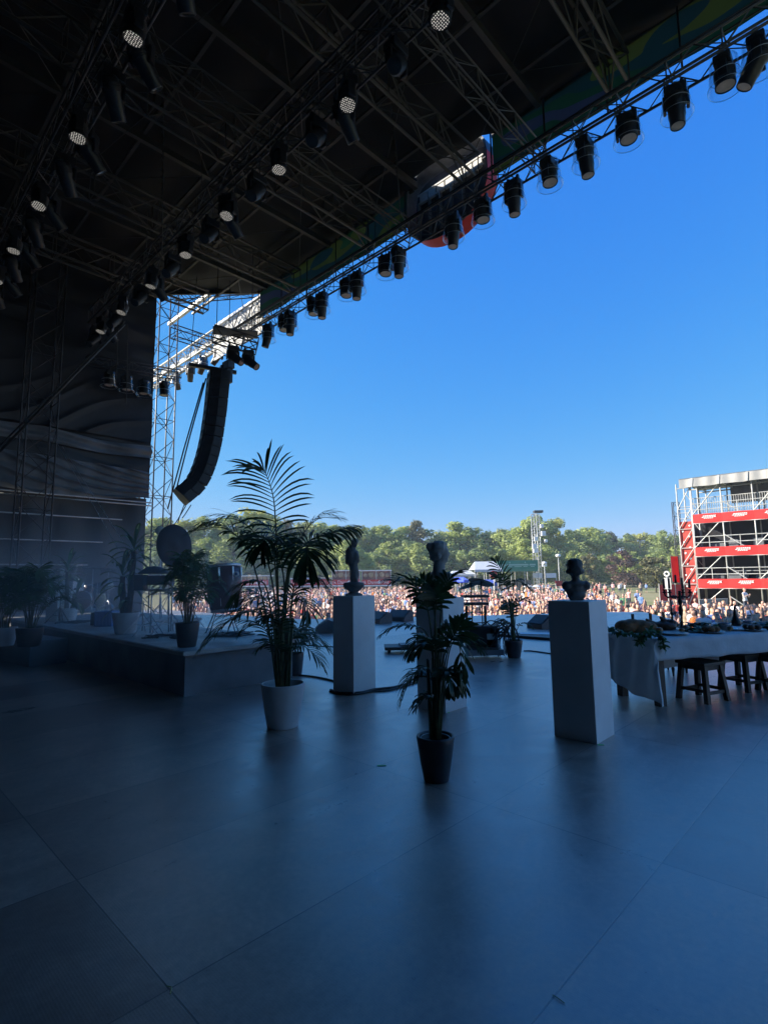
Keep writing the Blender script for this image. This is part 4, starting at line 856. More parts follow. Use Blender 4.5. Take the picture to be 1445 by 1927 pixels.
put('leafy_bunch', *cx_(820, 640), 'low dark green foliage behind the cabbage', 'vegetable', leafy(.15, 46, 3, 'leaf'))
put('leafy_bunch', *cx_(1395, 652), 'long green foliage bunch at the right end of the visible table', 'vegetable', leafy(.2, 60, 4, 'leaf'))
def bowl(t, p): MB().lathe([(0, 0), (.04, 0), (.045, .01), (.075, .06), (.08, .09), (.074, .09), (.04, .02), (0, .018)], p, 20).build('bowl', M['plate'], t, False)
put('bowl', *cx_(1068, 668), 'small dark bowl left of the decanter', 'bowl', bowl)
put('bowl', *cx_(1275, 650), 'dark cup standing behind the plate of dark food', 'cup', bowl)
def goblet(t, p): MB().lathe([(0, 0), (.034, 0), (.036, .004), (.006, .012), (.005, .07), (.02, .085), (.042, .12), (.046, .16), (.04, .195), (.038, .195), (.043, .16), (.038, .12), (0, .09)], p, 20).build('glass', M['cover'], t, False)
put('goblet', *cx_(664, 672), 'clear wine goblet between the candlestick and the candelabrum', 'glass', goblet)
def decanter(t, p):
    mb = MB(); mb.lathe([(0, 0), (.062, 0), (.066, .012), (.062, .05), (.045, .09), (.028, .13), (.018, .18), (.014, .22)], p, 20)
    mb.tube([p+V((0, 0, .21)), p+RT*.004+V((0, 0, .25)), p+RT*.016+V((0, 0, .275)), p+RT*.03+V((0, 0, .275))], [.014, .013, .012, .009], 10); mb.build('vessel', M['iron'], t, False)
put('decanter', *cx_(1165, 628), 'black gooseneck decanter standing among the plates', 'decanter', decanter)
def candlestick(t, p):
    MB().lathe([(0, 0), (.06, 0), (.055, .012), (.02, .03), (.012, .06), (.016, .1), (.010, .16), (.014, .2), (.022, .215), (.022, .225), (0, .225)], p, 16).build('stand', M['iron'], t, False)
    MB().lathe([(.011, .22), (.010, .385), (0, .39)], p, 10).build('candle', M['candle'], t, False)
put('candlestick', *cx_(622, 668), 'single black candlestick left of the tall candelabrum', 'candlestick', candlestick)
def candelabrum(t, p):
    s = depth(p)/1000/4.587; X = RT
    def P(x, y): return p+X*((x-705)*s)+V((0, 0, (650-y)*s))
    mb = MB(); mb.lathe([(0, 0), (.07, 0), (.068, .012), (.03, .03), (.018, .05), (.015, .12), (.017, .16), (.030, .24), (.021, .285), (.015, .30), (.026, .335), (.03, .36), (.022, .39), (.012, .42), (.022, .45), (.013, .47), (.02, .49), (0, .495)], p, 16)
    for x in (575, 620, 735, 797):
        dx = x-690; mb.tube([P(690, 385), P(690+dx*.35, 372), P(690+dx*.75, 385), P(690+dx*.98, 365), P(x, 325)], .0115, 8)
        mb.lathe([(.009, 0), (.026, .008), (.028, .018), (.013, .022), (.015, .045), (.025, .05), (.023, .056), (0, .056)], P(x, 350), 12)
        mb.tube([P(690+dx*.25, 375), P(690+dx*.35, 395), P(690+dx*.5, 385)], .008, 6)
    mb.build('stand', M['iron'], t, False)
    for x, a, b_ in ((575, 308, 225), (620, 308, 220), (680, 262, 190), (735, 310, 215), (797, 308, 225)):
        mb = MB(); mb.cyl(P(x, a), P(x, b_), .0145, 10, .013); mb.build('candle', M['candle'], t, False)
put('candelabrum', *cx_(702, 655), 'tall black five armed candelabrum with unlit candles', 'candelabrum', candelabrum)
def garland(pts, seed, n, label):
    R = random.Random(seed); mb = MB(); P = bez(pts, 20); mb.tube(P, .006, 5); mb.mi = 1
    for i in range(n):
        u = R.random()*19.9; j = int(u); q = P[j].lerp(P[j+1], u-j); d = V((R.uniform(-1, 1), R.uniform(-1, 1), R.uniform(-.8, .6))).normalized(); strip(mb, q, d, R.uniform(.05, .09), .03, .8, V((R.uniform(-1, 1), R.uniform(-1, 1), 1)).normalized(), 3)
    single(mb, 'garland', [M['stem'], M['leaf2']], label, 'garland', 'leafy garlands on the table')
dT = depth(TF)
garland([at(*cx_(75, 655), dT+.25), at(*cx_(160, 690), dT+.15), at(*cx_(300, 705), dT+.05)], 1, 70, 'leafy sprig lying before the loaf at the left corner of the table')
garland([at(*cx_(420, 665), dT+.1), at(*cx_(400, 700), dT-.02), at(*cx_(350, 735), dT-.04), at(*cx_(330, 790), dT-.04)], 2, 110, 'leafy garland hanging over the corner of the cloth')
garland([at(*cx_(470, 690), dT+.1), at(*cx_(520, 720), dT-.03), at(*cx_(540, 770), dT-.03), at(*cx_(545, 835), dT-.03)], 3, 60, 'thin leafy garland trailing down the front of the cloth')
# stools
def stool(loc, rz, label, hgt=.45, w=.34):
    t = thing('wooden_stool', label, 'stool', (0, 0, 0), 'dark stools along the table')
    MB().rbox((0, 0, hgt-.018), (w+.05, w+.03, .036), 0, .006).build('seat', M['wood'], t)
    for sx in (-1, 1):
        for sy in (-1, 1):
            mb = MB(); a, b_ = V((sx*(w/2+.012), sy*(w/2+.008), .0)), V((sx*(w/2-.03), sy*(w/2-.03), hgt-.036)); h = .026
            vs = [a+V((x*h, y*h, 0)) for x, y in ((-1, -1), (1, -1), (1, 1), (-1, 1))]+[b_+V((x*h, y*h, 0)) for x, y in ((-1, -1), (1, -1), (1, 1), (-1, 1))]
            mb.add(vs, [(3, 2, 1, 0), (4, 5, 6, 7), (0, 1, 5, 4), (1, 2, 6, 5), (2, 3, 7, 6), (3, 0, 4, 7)]); mb.build('leg', M['wood'], t)
    for s in (-1, 1):
        for c_, d_ in (((0, s*(w/2-.005), .11), (w-.04, .022, .035)), ((s*(w/2-.005), 0, .13), (.022, w-.04, .035)), ((0, s*(w/2-.03), hgt-.065), (w-.09, .02, .055)), ((s*(w/2-.03), 0, hgt-.065), (.02, w-.09, .055))): MB().box(c_, d_).build('rail', M['wood'], t)
    t.location = loc; t.rotation_euler = (0, 0, rz); return t
s0 = fl(1322, 1316); stool((s0.x, s0.y, 0), ta+.12, 'dark wooden stool at the front of the table, nearest the white pedestal')
s0 = fl(1398, 1296); stool((s0.x, s0.y, 0), ta+.08, 'dark wooden stool, middle one of the three in front of the table')
s0 = fl(1470, 1300); stool((s0.x, s0.y, 0), ta+.1, 'dark wooden stool cut by the right picture edge')
for k, (x, y) in enumerate(((1232, 1270), (1290, 1262))):
    p = fl(x, y); t = thing('turned_chair', ['dark chair with turned legs behind the left end of the table', 'second dark chair with turned legs behind the table'][k], 'chair', (0, 0, 0), 'chairs behind the table')
    MB().rbox((0, 0, .44), (.4, .4, .04), 0, .01).build('seat', M['wood'], t)
    for sx in (-1, 1):
        for sy in (-1, 1):
            mb = MB(); mb.lathe([(.012, 0), (.016, .05), (.024, .1), (.016, .14), (.022, .2), (.026, .26), (.018, .3), (.026, .33), (.022, .42)], (sx*.17, sy*.17, 0), 10); mb.build('leg', M['wood'], t, False)
    mb = MB()
    for s in (-1, 1): mb.box((0, s*.17, .16), (.32, .02, .03)); mb.box((s*.17, 0, .2), (.02, .32, .03)); mb.box((s*.17, .18, .66), (.03, .03, .44))
    mb.box((0, .18, .66), (.32, .02, .06)); mb.box((0, .18, .56), (.32, .02, .05)); mb.build('backrest', M['wood'], t); t.location = (p.x, p.y, 0); t.rotation_euler = (0, 0, ta)
# ================================================================ instruments and stage gear
def tripod(mb, p, h, spread=.3, r=.012):
    mb.tube([p+V((0, 0, .04)), p+V((0, 0, h))], r, 8)
    for i in range(3):
        a = i*2.094+.5; d = V((cos(a), sin(a), 0)); mb.tube([p+V((0, 0, .34)), p+d*spread*.95+V((0, 0, .02)), p+d*spread+V((0, 0, .01))], r*.8, 6); mb.tube([p+V((0, 0, .14)), p+d*spread*.5+V((0, 0, .18))], r*.6, 5)
# gong drum
c = fl(419, 1193, RZ); s = depth(c)/1000
t = thing('barrel_drum', 'big maroon barrel drum raised on a stand left of the large palm', 'drum', c)
ax = (RT*-.10+V((0, 0, 1))+FW*.1).normalized(); Rm = V((0, 0, 1)).rotation_difference(ax).to_matrix(); c0 = at(423, 1108, depth(c))
mb = MB(); mb.lathe([(.225, -.36), (.25, -.3), (.28, -.1), (.285, .1), (.275, .36)], c0, 30, Rm, True); sh = mb.build('shell', M['maroon'], t, False)
mb = MB(); mb.lathe([(.282, .345), (.29, .35), (.29, .385), (.282, .39)], c0, 30, Rm); mb.lathe([(.23, -.345), (.238, -.35), (.238, -.375), (.23, -.38)], c0, 30, Rm)
for i in range(8): a = i*pi/4; q = Rm@V((.29*cos(a), .29*sin(a), .26)); mb.box(c0+q, (.025, .025, .14), R=Rm); mb.tube([c0+q, c0+Rm@V((.255*cos(a), .255*sin(a), -.3))], .006, 5)
mb.build('hoop', M['chrome'], t)
mb = MB(); mb.lathe([(.275, .37), (0, .372)], c0, 30, Rm); mb.build('drum_head', M['maroon'], t, False)
bd = at(445, 1080, depth(c)-.29); mb = MB(); mb.lathe([(0, .0), (.045, .0), (.045, .006), (0, .008)], bd, 20, V((0, 0, 1)).rotation_difference(-FW).to_matrix()); bo = mb.build('badge', M['logo'], t)
mb = MB(); mb.lathe([(0, .009), (.02, .009), (.02, .011), (0, .012)], bd, 16, V((0, 0, 1)).rotation_difference(-FW).to_matrix()); mb.build('badge_mark', M['bluebox'], bo)
mb = MB()
for i in range(4): a = i*pi/2+.4; d = V((cos(a), sin(a), 0)); mb.tube([c+d*.16+V((0, 0, .40)), c+d*.2+V((0, 0, .3)), c+d*.34+V((0, 0, .01))], .012, 6)
mb.tube([c+d*.2+V((0, 0, .3)), c-d*.2+V((0, 0, .3))], .01, 6); mb.build('stand', M['chrome'], t, False)
# round screen / gong on a stand
p = fl(322, 1192, RZ); D = depth(p); t = thing('gong', 'dark oval gong disc high on a stand behind the riser palm', 'gong', p)
Rg = Matrix((V((.55, .83, 0)), V((-.83, .55, 0)).cross(V((.55, .83, 0))) * -1, V((-.83, .55, .0)))).transposed()
q = at(329, 1027, D); nrm = (-FW*.46+RT*.88+V((0, 0, .12))).normalized(); Rg = V((0, 0, 1)).rotation_difference(nrm).to_matrix()
MB().lathe([(0, -.02), (.30, -.025), (.365, -.015), (.37, 0), (.365, .015), (.2, .03), (.08, .035), (.06, .05), (0, .052)], q, 36, Rg).build('disc', mat('gong_patina', (.012, .007, .008), .75, var=.4, vscale=6), t, False)
mb = MB(); tripod(mb, p, .95, .34); mb.tube([p+V((0, 0, .9)), at(322, 1062, D+.03)], .012, 6); mb.build('stand', M['chrome'], t, False)
# small white pad on stand
p = fl(302, 1165, RZ); D = depth(p); t = thing('drum_pad', 'small round white drum pad on a thin stand left of the gong', 'drum pad', p)
MB().lathe([(0, -.012), (.10, -.012), (.105, 0), (.10, .012), (0, .014)], at(301, 998, D), 24, V((0, 0, 1)).rotation_difference((-FW+V((0, 0, .3))).normalized()).to_matrix()).build('pad', M['skinhead'], t, False)
mb = MB(); mb.tube([p, at(303, 1003, D)], .012, 6); mb.tube([at(296, 1014, D), at(309, 1014, D)], .01, 5); tripod(mb, p, .5, .3); mb.build('stand', M['chrome'], t, False)
# keyboard stack
p = fl(268, 1192, RZ); D = depth(p); t = thing('keyboard', 'dark keyboard and case on a tripod stand between the corn plant and riser palm', 'keyboard', p)
MB().rbox(at(294, 1092, D+.2), (.55, .32, .16), AL, .01).build('case', M['black'], t); MB().rbox(at(266, 1096, D), (.16, .2, .26), AL, .01).build('speaker', M['black'], t)
MB().rbox(at(294, 1110, D+.2), (.62, .34, .03), AL, .006).build('shelf', M['alu'], t)
mb = MB(); tripod(mb, p, .55, .32); mb.tube([at(318, 1108, D+.2), at(318, 1190, D+.2)], .014, 6); mb.build('stand', M['chrome'], t, False)
mb = MB(); mb.lathe([(0, .14), (.12, .12), (.24, .04), (.26, 0), (.25, 0), (.1, .10), (0, .12)], at(290, 1080, D+.25), 26); single(mb, 'dark_hood', M['black'], 'dark domed hood resting above the keyboard case', 'hood')
# drum kit further back
p = fl(155, 1152, RZ); D = depth(p)
t = thing('bass_drum', 'dark red bass drum on its side behind the smaller corn plant', 'drum', p); q = at(156, 1130, D); Rd = V((0, 0, 1)).rotation_difference((-FW+RT*.3+V((0, 0, .16))).normalized()).to_matrix()
MB().lathe([(.27, -.2), (.28, -.1), (.28, .1), (.27, .2)], q, 26, Rd, True).build('shell', M['maroon'], t, False); MB().lathe([(.28, .17), (.295, .18), (.295, .21), (.28, .215)], q, 26, Rd).build('hoop', M['chrome'], t, False)
mb = MB(); mb.tube([q+RT*.2, p+RT*.3], .012, 5); mb.tube([q-RT*.2, p-RT*.3], .012, 5); mb.build('spur', M['chrome'], t)
p = fl(189, 1150, RZ); D = depth(p); t = thing('conga', 'cream coloured conga drum standing left of the large corn plant', 'drum', p); hh = .52
MB().lathe([(.10, 0), (.12, .1), (.145, .3), (.14, .42), (.125, hh)], p, 22, None, True).build('shell', M['cream'], t, False); MB().lathe([(.128, hh-.03), (.136, hh-.025), (.136, hh), (0, hh+.01)], p, 22).build('drum_head', M['skinhead'], t, False)
for k, (x, y, r_, lab) in enumerate(((206, 1103, .13, 'small white tom drum on a stand just left of the large corn plant'), (168, 1108, .12, 'small dark tom drum above the bass drum'))):
    t = thing('tom_drum', lab, 'drum', at(x, 1150, D)); q = at(x, y, D+.1*k); Rd = V((0, 0, 1)).rotation_difference(V((-.35, -.2, 1)).normalized()).to_matrix()
    MB().lathe([(r_, -.09), (r_, .09), (0, .095)], q, 20, Rd, True).build('shell', M['skinhead'] if k == 0 else M['maroon'], t, False); mb = MB(); mb.lathe([(r_*1.01, .07), (r_*1.06, .075), (r_*1.06, .1), (r_*1.0, .1)], q, 20, Rd); mb.tube([q, (q.x, q.y, RZ)], .012, 5); tripod(mb, V((q.x, q.y, RZ)), .4, .25); mb.build('stand', M['chrome'], t, False)
for k, (x, y, tl, lab) in enumerate(((176, 1069, .15, 'highest thin cymbal over the drum kit'), (184, 1100, -.2, 'lower cymbal right of the drum kit near the conga'), (205, 1072, .25, 'cymbal half hidden by the large corn plant'), (150, 1082, .1, 'cymbal behind the smaller corn plant'))):
    q = at(x, y, D+.3*(k % 2)); t = thing('cymbal', lab, 'cymbal', (q.x, q.y, RZ), 'cymbals of the drum kit'); Rd = V((0, 0, 1)).rotation_difference(V((tl, -.1, 1)).normalized()).to_matrix()
    MB().lathe([(.23, 0), (.1, .015), (.04, .022), (.03, .035), (0, .04)], q, 24, Rd).build('disc', M['brass'], t, False); mb = MB(); tripod(mb, V((q.x, q.y, RZ)), q.z-RZ+.05, .28); mb.build('stand', M['chrome'], t, False)
p = fl(201, 1178, RZ); t = thing('blue_crate', 'blue plastic crate topped with a pale bag beside the white corn plant pot', 'crate', p)
mb = MB(); mb.rbox(p+V((0, 0, .15)), (.36, .32, .30), AL, .02)
for i in range(5): mb.box(p+V((0, 0, .15))+RT*(-.14+.07*i)-V((-sin(AL), cos(AL), 0))*.165, (.018, .012, .26), AL)
mb.build('body', M['bluebox'], t); fuse([('s', p+V((0, 0, .33)), (.15, .13, .07)), ('s', p+RT*.06+V((0, 0, .37)), (.08, .08, .06))], .02, 2).build('bag', M['plastic'] if 'plastic' in M else M['cover'], t, False)
p = fl(184, 1176, RZ); single(MB().rbox(p+V((0, 0, .13)), (.2, .2, .26), AL, .01), 'equipment_box', M['black'], 'small dark equipment box left of the blue crate', 'box')
for k, (x, y, h, lab) in enumerate(((283, 1196, .8, 'slim microphone stand just right of the large corn plant'), (360, 1180, .9, 'slim microphone stand behind the riser palm'), (112, 1172, .62, 'thin black microphone stand before the white pedestal on the riser'))):
    p = fl(x, y, RZ); t = thing('microphone_stand', lab, 'stand', p, 'microphone stands on the riser'); mb = MB(); tripod(mb, p, h, .28, .01); mb.build('stand', M['iron'] if k == 2 else M['chrome'], t, False)
    mb = MB(); mb.tube([p+V((0, 0, h)), p+V((0, 0, h))+RT*.28+V((0, 0, .1))], .008, 6); mb.ball(p+V((0, 0, h+.12))+RT*.31, .026, 8, 6); mb.build('microphone', M['iron'], t, False)
R = random.Random(4)
for k, (x, y, lab) in enumerate(((310, 1200, 'tangle of black cables on the riser under the keyboard'), (440, 1195, 'flat tangle of dark cables on the riser beside the barrel drum'), (140, 1172, 'low dark heap of cables before the smaller corn plant'))):
    p = fl(x, y, RZ); mb = MB()
    for j in range(7):
        a = R.uniform(0, 6.28); pts = []
        for i in range(14): a += R.uniform(-.7, .9); pts.append(p+V((R.uniform(.1, .42)*cos(a), R.uniform(.1, .38)*sin(a), .012+.015*R.random())))
        mb.tube(bez(pts, 50), .010, 5)
    single(mb, 'cable_tangle', M['cable'], lab, 'cable', 'cable heaps on the riser')
# keyboard player's stand, amplifier pile, dolly
p = fl(893, 1222); D = depth(p); t = thing('keyboard_stand', 'black two tier keyboard stand behind the rightmost half hidden pedestal', 'keyboard', p)
ka = AL+.12
for (x, y, w_, hh) in ((893, 1122, .52, .05), (893, 1136, .50, .05)): MB().rbox(at(x, y, D), (w_, .3, hh), ka, .008).build('keyboard', M['black'], t)
mb = MB(); mb.box(at(893, 1129, D), (.48, .26, .012), ka); mb.build('key_bed', M['alu'], t)
mb = MB()
for x in (877, 912):
    for dy in (-.12, .12): a = at(x, 1140, D+dy); mb.box((a.x, a.y, a.z/2), (.045, .03, a.z), ka)
a, b_ = at(877, 1185, D-.12), at(912, 1185, D-.12); mb.tube([a, b_], .015, 6); mb.build('leg', M['black'], t)
for k, (x, y, tl, lab) in enumerate(((886, 1101, .32, 'dark bronze cymbal tilted above the keyboard stand, left one'), (905, 1096, -.3, 'dark bronze cymbal tilted above the keyboard stand, right one'))):
    q = at(x, y, D+.2); t = thing('cymbal', lab, 'cymbal', (q.x, q.y, 0), 'cymbals over the keyboard stand'); Rd = V((0, 0, 1)).rotation_difference((V((0, 0, 1))+RT*-tl+FW*.25).normalized()).to_matrix()
    MB().lathe([(.27, 0), (.12, .025), (.05, .035), (.03, .055), (0, .06)], q, 26, Rd).build('disc', M['brass'], t, False); mb = MB(); tripod(mb, V((q.x, q.y, 0)), q.z+.05, .3); mb.build('stand', M['iron'], t, False)
p = fl(905, 1236); D = depth(p); t = thing('amplifier', 'open backed black amplifier cabinet lying low with coiled cables behind it', 'amplifier', p)
mb = MB(); a = at(903, 1199, D); W = .58
Rk = Matrix.Rotation(AL+.05, 3, 'Z')
for dx, dz, w_, h_ in ((0, .19, W, .045), (0, -.19, W, .045), (-W/2+.02, 0, .045, .34), (W/2-.02, 0, .045, .34)): mb.box(a+Rk@V((dx, 0, dz)), (w_, .34, h_), R=Rk)
mb.box(a+Rk@V((0, .14, 0)), (W-.08, .02, .34), R=Rk); mb.build('cabinet', M['black'], t)
mb = MB(); mb.box(a+Rk@V((.18, -.12, .02)), (.16, .03, .10), R=Rk); mb.build('rear_panel', M['alu'], t); mb = MB(); mb.tube([a+Rk@V((-.2, 0, .21)), a+Rk@V((-.15, 0, .26)), a+Rk@V((.15, 0, .26)), a+Rk@V((.2, 0, .21))], .012, 6); mb.build('carry_handle', M['cable'], t)
mb = MB(); b0 = at(903, 1226, D); mb.rbox(b0, (.8, .4, .1), AL+.05, .01); single(mb, 'low_platform', M['tarp_grey'], 'low grey platform under the open backed amplifier', 'platform')
R = random.Random(9); mb = MB()
for j in range(8):
    q0 = at(R.uniform(930, 948), R.uniform(1176, 1196), D+R.uniform(-.1, .2)); pts = [q0+V((.16*cos(i*.9+j)*R.uniform(.5, 1.2), .14*sin(i*.9+j), -.03*i*R.uniform(0, 1)+.12*sin(i*1.1+j))) for i in range(9)]; pts.append(V((pts[-1].x, pts[-1].y, .02))); mb.tube(bez(pts, 50), .010, 5)
for j in range(5):
    x0 = R.uniform(880, 925); mb.tube(bez([at(x0, 1180, D-.3), at(x0+20, 1168, D-.2), at(x0+50, 1185, D-.2), fl(x0+55, 1236), fl(x0+20, 1246)], 30), .009, 5)
single(mb, 'cable_tangle', M['cable'], 'wild loops of black cable around the amplifier', 'cable')
p = fl(755, 1226); D = depth(p); t = thing('dolly', 'low flat dark wheeled dolly between the two rear pedestals', 'dolly', p)
a = at(775, 1217, D); MB().rbox(a, (1.1, .55, .06), AL+.03, .008).build('deck', M['wood'], t)
MB().box(a+V((0, .0, .05))+RT*.1, (.7, .35, .03), AL+.1).build('mat', M['tarp_grey'], t)
for dx in (-.46, .46):
    for dy in (-.18, .18):
        q = a+Matrix.Rotation(AL+.03, 3, 'Z')@V((dx, dy, -.03)); mb = MB(); mb.box((q.x, q.y, q.z-.03), (.06, .06, .05), AL); w0 = V((q.x, q.y, .045)); mb.cyl(w0-RT*.014+FW*0, w0+RT*.014, .045, 14); mb.build('caster', M['iron'], t)
def wedge(p, rz, label, w_=.6):
    t = thing('monitor_wedge', label, 'loudspeaker', (0, 0, 0), 'floor monitors on stage')
    mb = MB(); mb.prism([(-w_/2, -.25, 0), (-w_/2, .25, 0), (-w_/2, .25, .12), (-w_/2, -.10, .36), (-w_/2, -.25, .30)], (w_, 0, 0)); mb.build('cabinet', M['pabody'], t)
    mb = MB(); a, b_, c_, d = (V((-w_/2+.03, .24, .14)), V((w_/2-.03, .24, .14)), V((w_/2-.03, -.08, .358)), V((-w_/2+.03, -.08, .358))); n_ = V((0, .24, .35)).normalized()*.012; mb.prism([a, b_, c_, d], n_); mb.build('grille', M['grill'], t)
    t.location = p; t.rotation_euler = (0, 0, rz); return t
wedge(fl(612, 1189), 2.4, 'dark floor monitor just left of the torso pedestal', .9)
wedge(fl(712, 1172), 3.0, 'low dark floor monitor at the stage edge right of the torso pedestal', .8)
wedge(fl(752, 1168), 3.2, 'low dark floor monitor at the stage edge behind the small palm', .8)
wedge(fl(1018, 1182), 2.8, 'small floor monitor left of the nearest pedestal, far back', .6)
mb = MB(); a = fl(985, 1191); mb.box((-7.3, 11.75, .03), (4.2, .55, .06)); single(mb, 'black_step', M['black'], 'long flat black step strip on stage behind the slim palm', 'step')
mb = MB(); p = fl(1014, 1192, .065); mb.box(p, (.9, .35, .008), .5); single(mb, 'paper_sheet', M['white'], 'white sheet lying on the black step', 'sheet')
def cable(px, r_, label, z=0):
    mb = MB(); mb.tube(bez([fl(x, y, z)+V((0, 0, r_)) for x, y in px], 60), r_, 6); single(mb, 'floor_cable', M['cable'], label, 'cable', 'cables on the stage floor')
cable(((562, 1272), (590, 1275), (620, 1281), (650, 1290)), .014, 'black cable from the riser end to the torso pedestal')
cable(((622, 1301), (640, 1307), (680, 1306), (705, 1300), (740, 1296), (775, 1287)), .018, 'thick black cable curving round the foot of the torso pedestal')
cable(((620, 1303), (660, 1309), (700, 1303), (735, 1300), (790, 1284)), .012, 'thinner second cable along the foot of the torso pedestal')
cable(((985, 1226), (1000, 1226), (1036, 1231)), .012, 'straight dark cable from the slim palm to the nearest pedestal')
cable(((555, 1212), (590, 1216), (628, 1218)), .010, 'thin cable behind the large palm running to the torso pedestal')
for k, (x, y, a, l, lab) in enumerate(((718, 1441, .45, .07, 'green tape mark on a floor seam left of the black pot'), (1130, 1402, .3, .05, 'green tape mark at the corner of the nearest pedestal'), (842, 1341, .4, .045, 'green tape mark at the foot of the half hidden pedestal'))):
    single(MB().box(fl(x, y)+V((0, 0, .002)), (l, .022, .003), a+AL-.4), 'tape_mark', M['tape'], lab, 'tape', 'green tape marks on the floor')
for k, (x, y, a) in enumerate(((290, 1331, .3), (385, 1362, -.4), (318, 1863, .7), (1050, 1880, .2))):
    mb = MB(); p = fl(x, y); mb.tube(bez([p+V((-.022, 0, .003)), p+V((0, .01*cos(a*9), .004)), p+V((.026, -.006, .003))], 8), .0018, 4)
    single(mb, 'leaf_scrap', M['stripepale'], ['dry leaf scrap on the dark floor before the riser', 'dry leaf scrap left of the white palm pot', 'small scrap at the bottom left of the floor', 'tiny scrap at the bottom right of the floor'][k], 'scrap', 'scraps on the floor')
# smoke drifting at stage left
mb = MB(); mb.box((-11.4, 3.6, 1.80), (19.6, 9.6, 3.54)); 
m = bpy.data.materials.new('stage_smoke'); m.use_nodes = True; n = m.node_tree.nodes; L = m.node_tree.links; n.remove(n['Principled BSDF'])
pv = n.new('ShaderNodeVolumePrincipled'); pv.inputs['Color'].default_value = (.97, .98, 1, 1); pv.inputs['Anisotropy'].default_value = .25
tc = n.new('ShaderNodeTexCoord'); mp = n.new('ShaderNodeMapping'); mp.inputs['Location'].default_value = (-.5, -.5, -.36); L.new(tc.outputs['Generated'], mp.inputs[0])
mp2 = n.new('ShaderNodeMapping'); mp2.inputs['Scale'].default_value = (1.9, 1.9, 2.0); L.new(mp.outputs[0], mp2.inputs[0])
gr = n.new('ShaderNodeTexGradient'); gr.gradient_type = 'QUADRATIC_SPHERE'; L.new(mp2.outputs[0], gr.inputs[0])
nz = n.new('ShaderNodeTexNoise'); nz.inputs['Scale'].default_value = .8; nz.inputs['Detail'].default_value = 3; L.new(tc.outputs['Object'], nz.inputs['Vector'])
mu = n.new('ShaderNodeMath'); mu.operation = 'MULTIPLY'; L.new(gr.outputs['Fac'], mu.inputs[0]); L.new(nz.outputs['Fac'], mu.inputs[1])
m2 = n.new('ShaderNodeMath'); m2.operation = 'MULTIPLY'; m2.inputs[1].default_value = SMOKE_D; L.new(mu.outputs[0], m2.inputs[0]); L.new(m2.outputs[0], pv.inputs['Density'])
L.new(pv.outputs[0], n['Material Output'].inputs['Volume'])
if SMOKE_D > 0: tag(mb.build('stage_smoke', m), kind='stuff')
# ================================================================ OUTDOORS
def G(px, d, z=GZ): p = at(px, 1084, d); return V((p.x, p.y, z))
# ---- trees
def tree_mats(c1, c2, nm):
    m = mat(nm, c1, .6, var=0); n = m.node_tree.nodes; L = m.node_tree.links; b = n['Principled BSDF']
    tc = n.new('ShaderNodeTexCoord'); nz = n.new('ShaderNodeTexNoise'); nz.inputs['Scale'].default_value = .55; nz.inputs['Detail'].default_value = 5; L.new(tc.outputs['Object'], nz.inputs['Vector'])
    oi = n.new('ShaderNodeObjectInfo'); ad = n.new('ShaderNodeMath'); ad.operation = 'MULTIPLY_ADD'; ad.inputs[1].default_value = .35; L.new(oi.outputs['Random'], ad.inputs[0]); L.new(nz.outputs['Fac'], ad.inputs[2])
    r = n.new('ShaderNodeValToRGB'); e = r.color_ramp.elements; e[0].position = .4; e[0].color = (*c1, 1); e[1].position = .64; e[1].color = (*c2, 1); L.new(ad.outputs[0], r.inputs[0]); L.new(r.outputs[0], b.inputs['Base Color'])
    t = n.new('ShaderNodeBsdfTranslucent'); L.new(r.outputs[0], t.inputs['Color']); mx = n.new('ShaderNodeMixShader'); mx.inputs[0].default_value = .38; L.new(b.outputs[0], mx.inputs[1]); L.new(t.outputs[0], mx.inputs[2]); L.new(mx.outputs[0], n['Material Output'].inputs['Surface']); return m
LM = [tree_mats((.09, .145, .04), (.38, .44, .11), 'leaves_mid'), tree_mats((.13, .18, .038), (.50, .50, .12), 'leaves_yellow'), tree_mats((.075, .13, .05), (.30, .37, .12), 'leaves_dark'), tree_mats((.10, .05, .045), (.16, .09, .07), 'leaves_copper'), tree_mats((.09, .10, .045), (.20, .19, .08), 'leaves_olive')]
BARK = mat('bark', (.10, .08, .06), .9, var=.4, vscale=3)
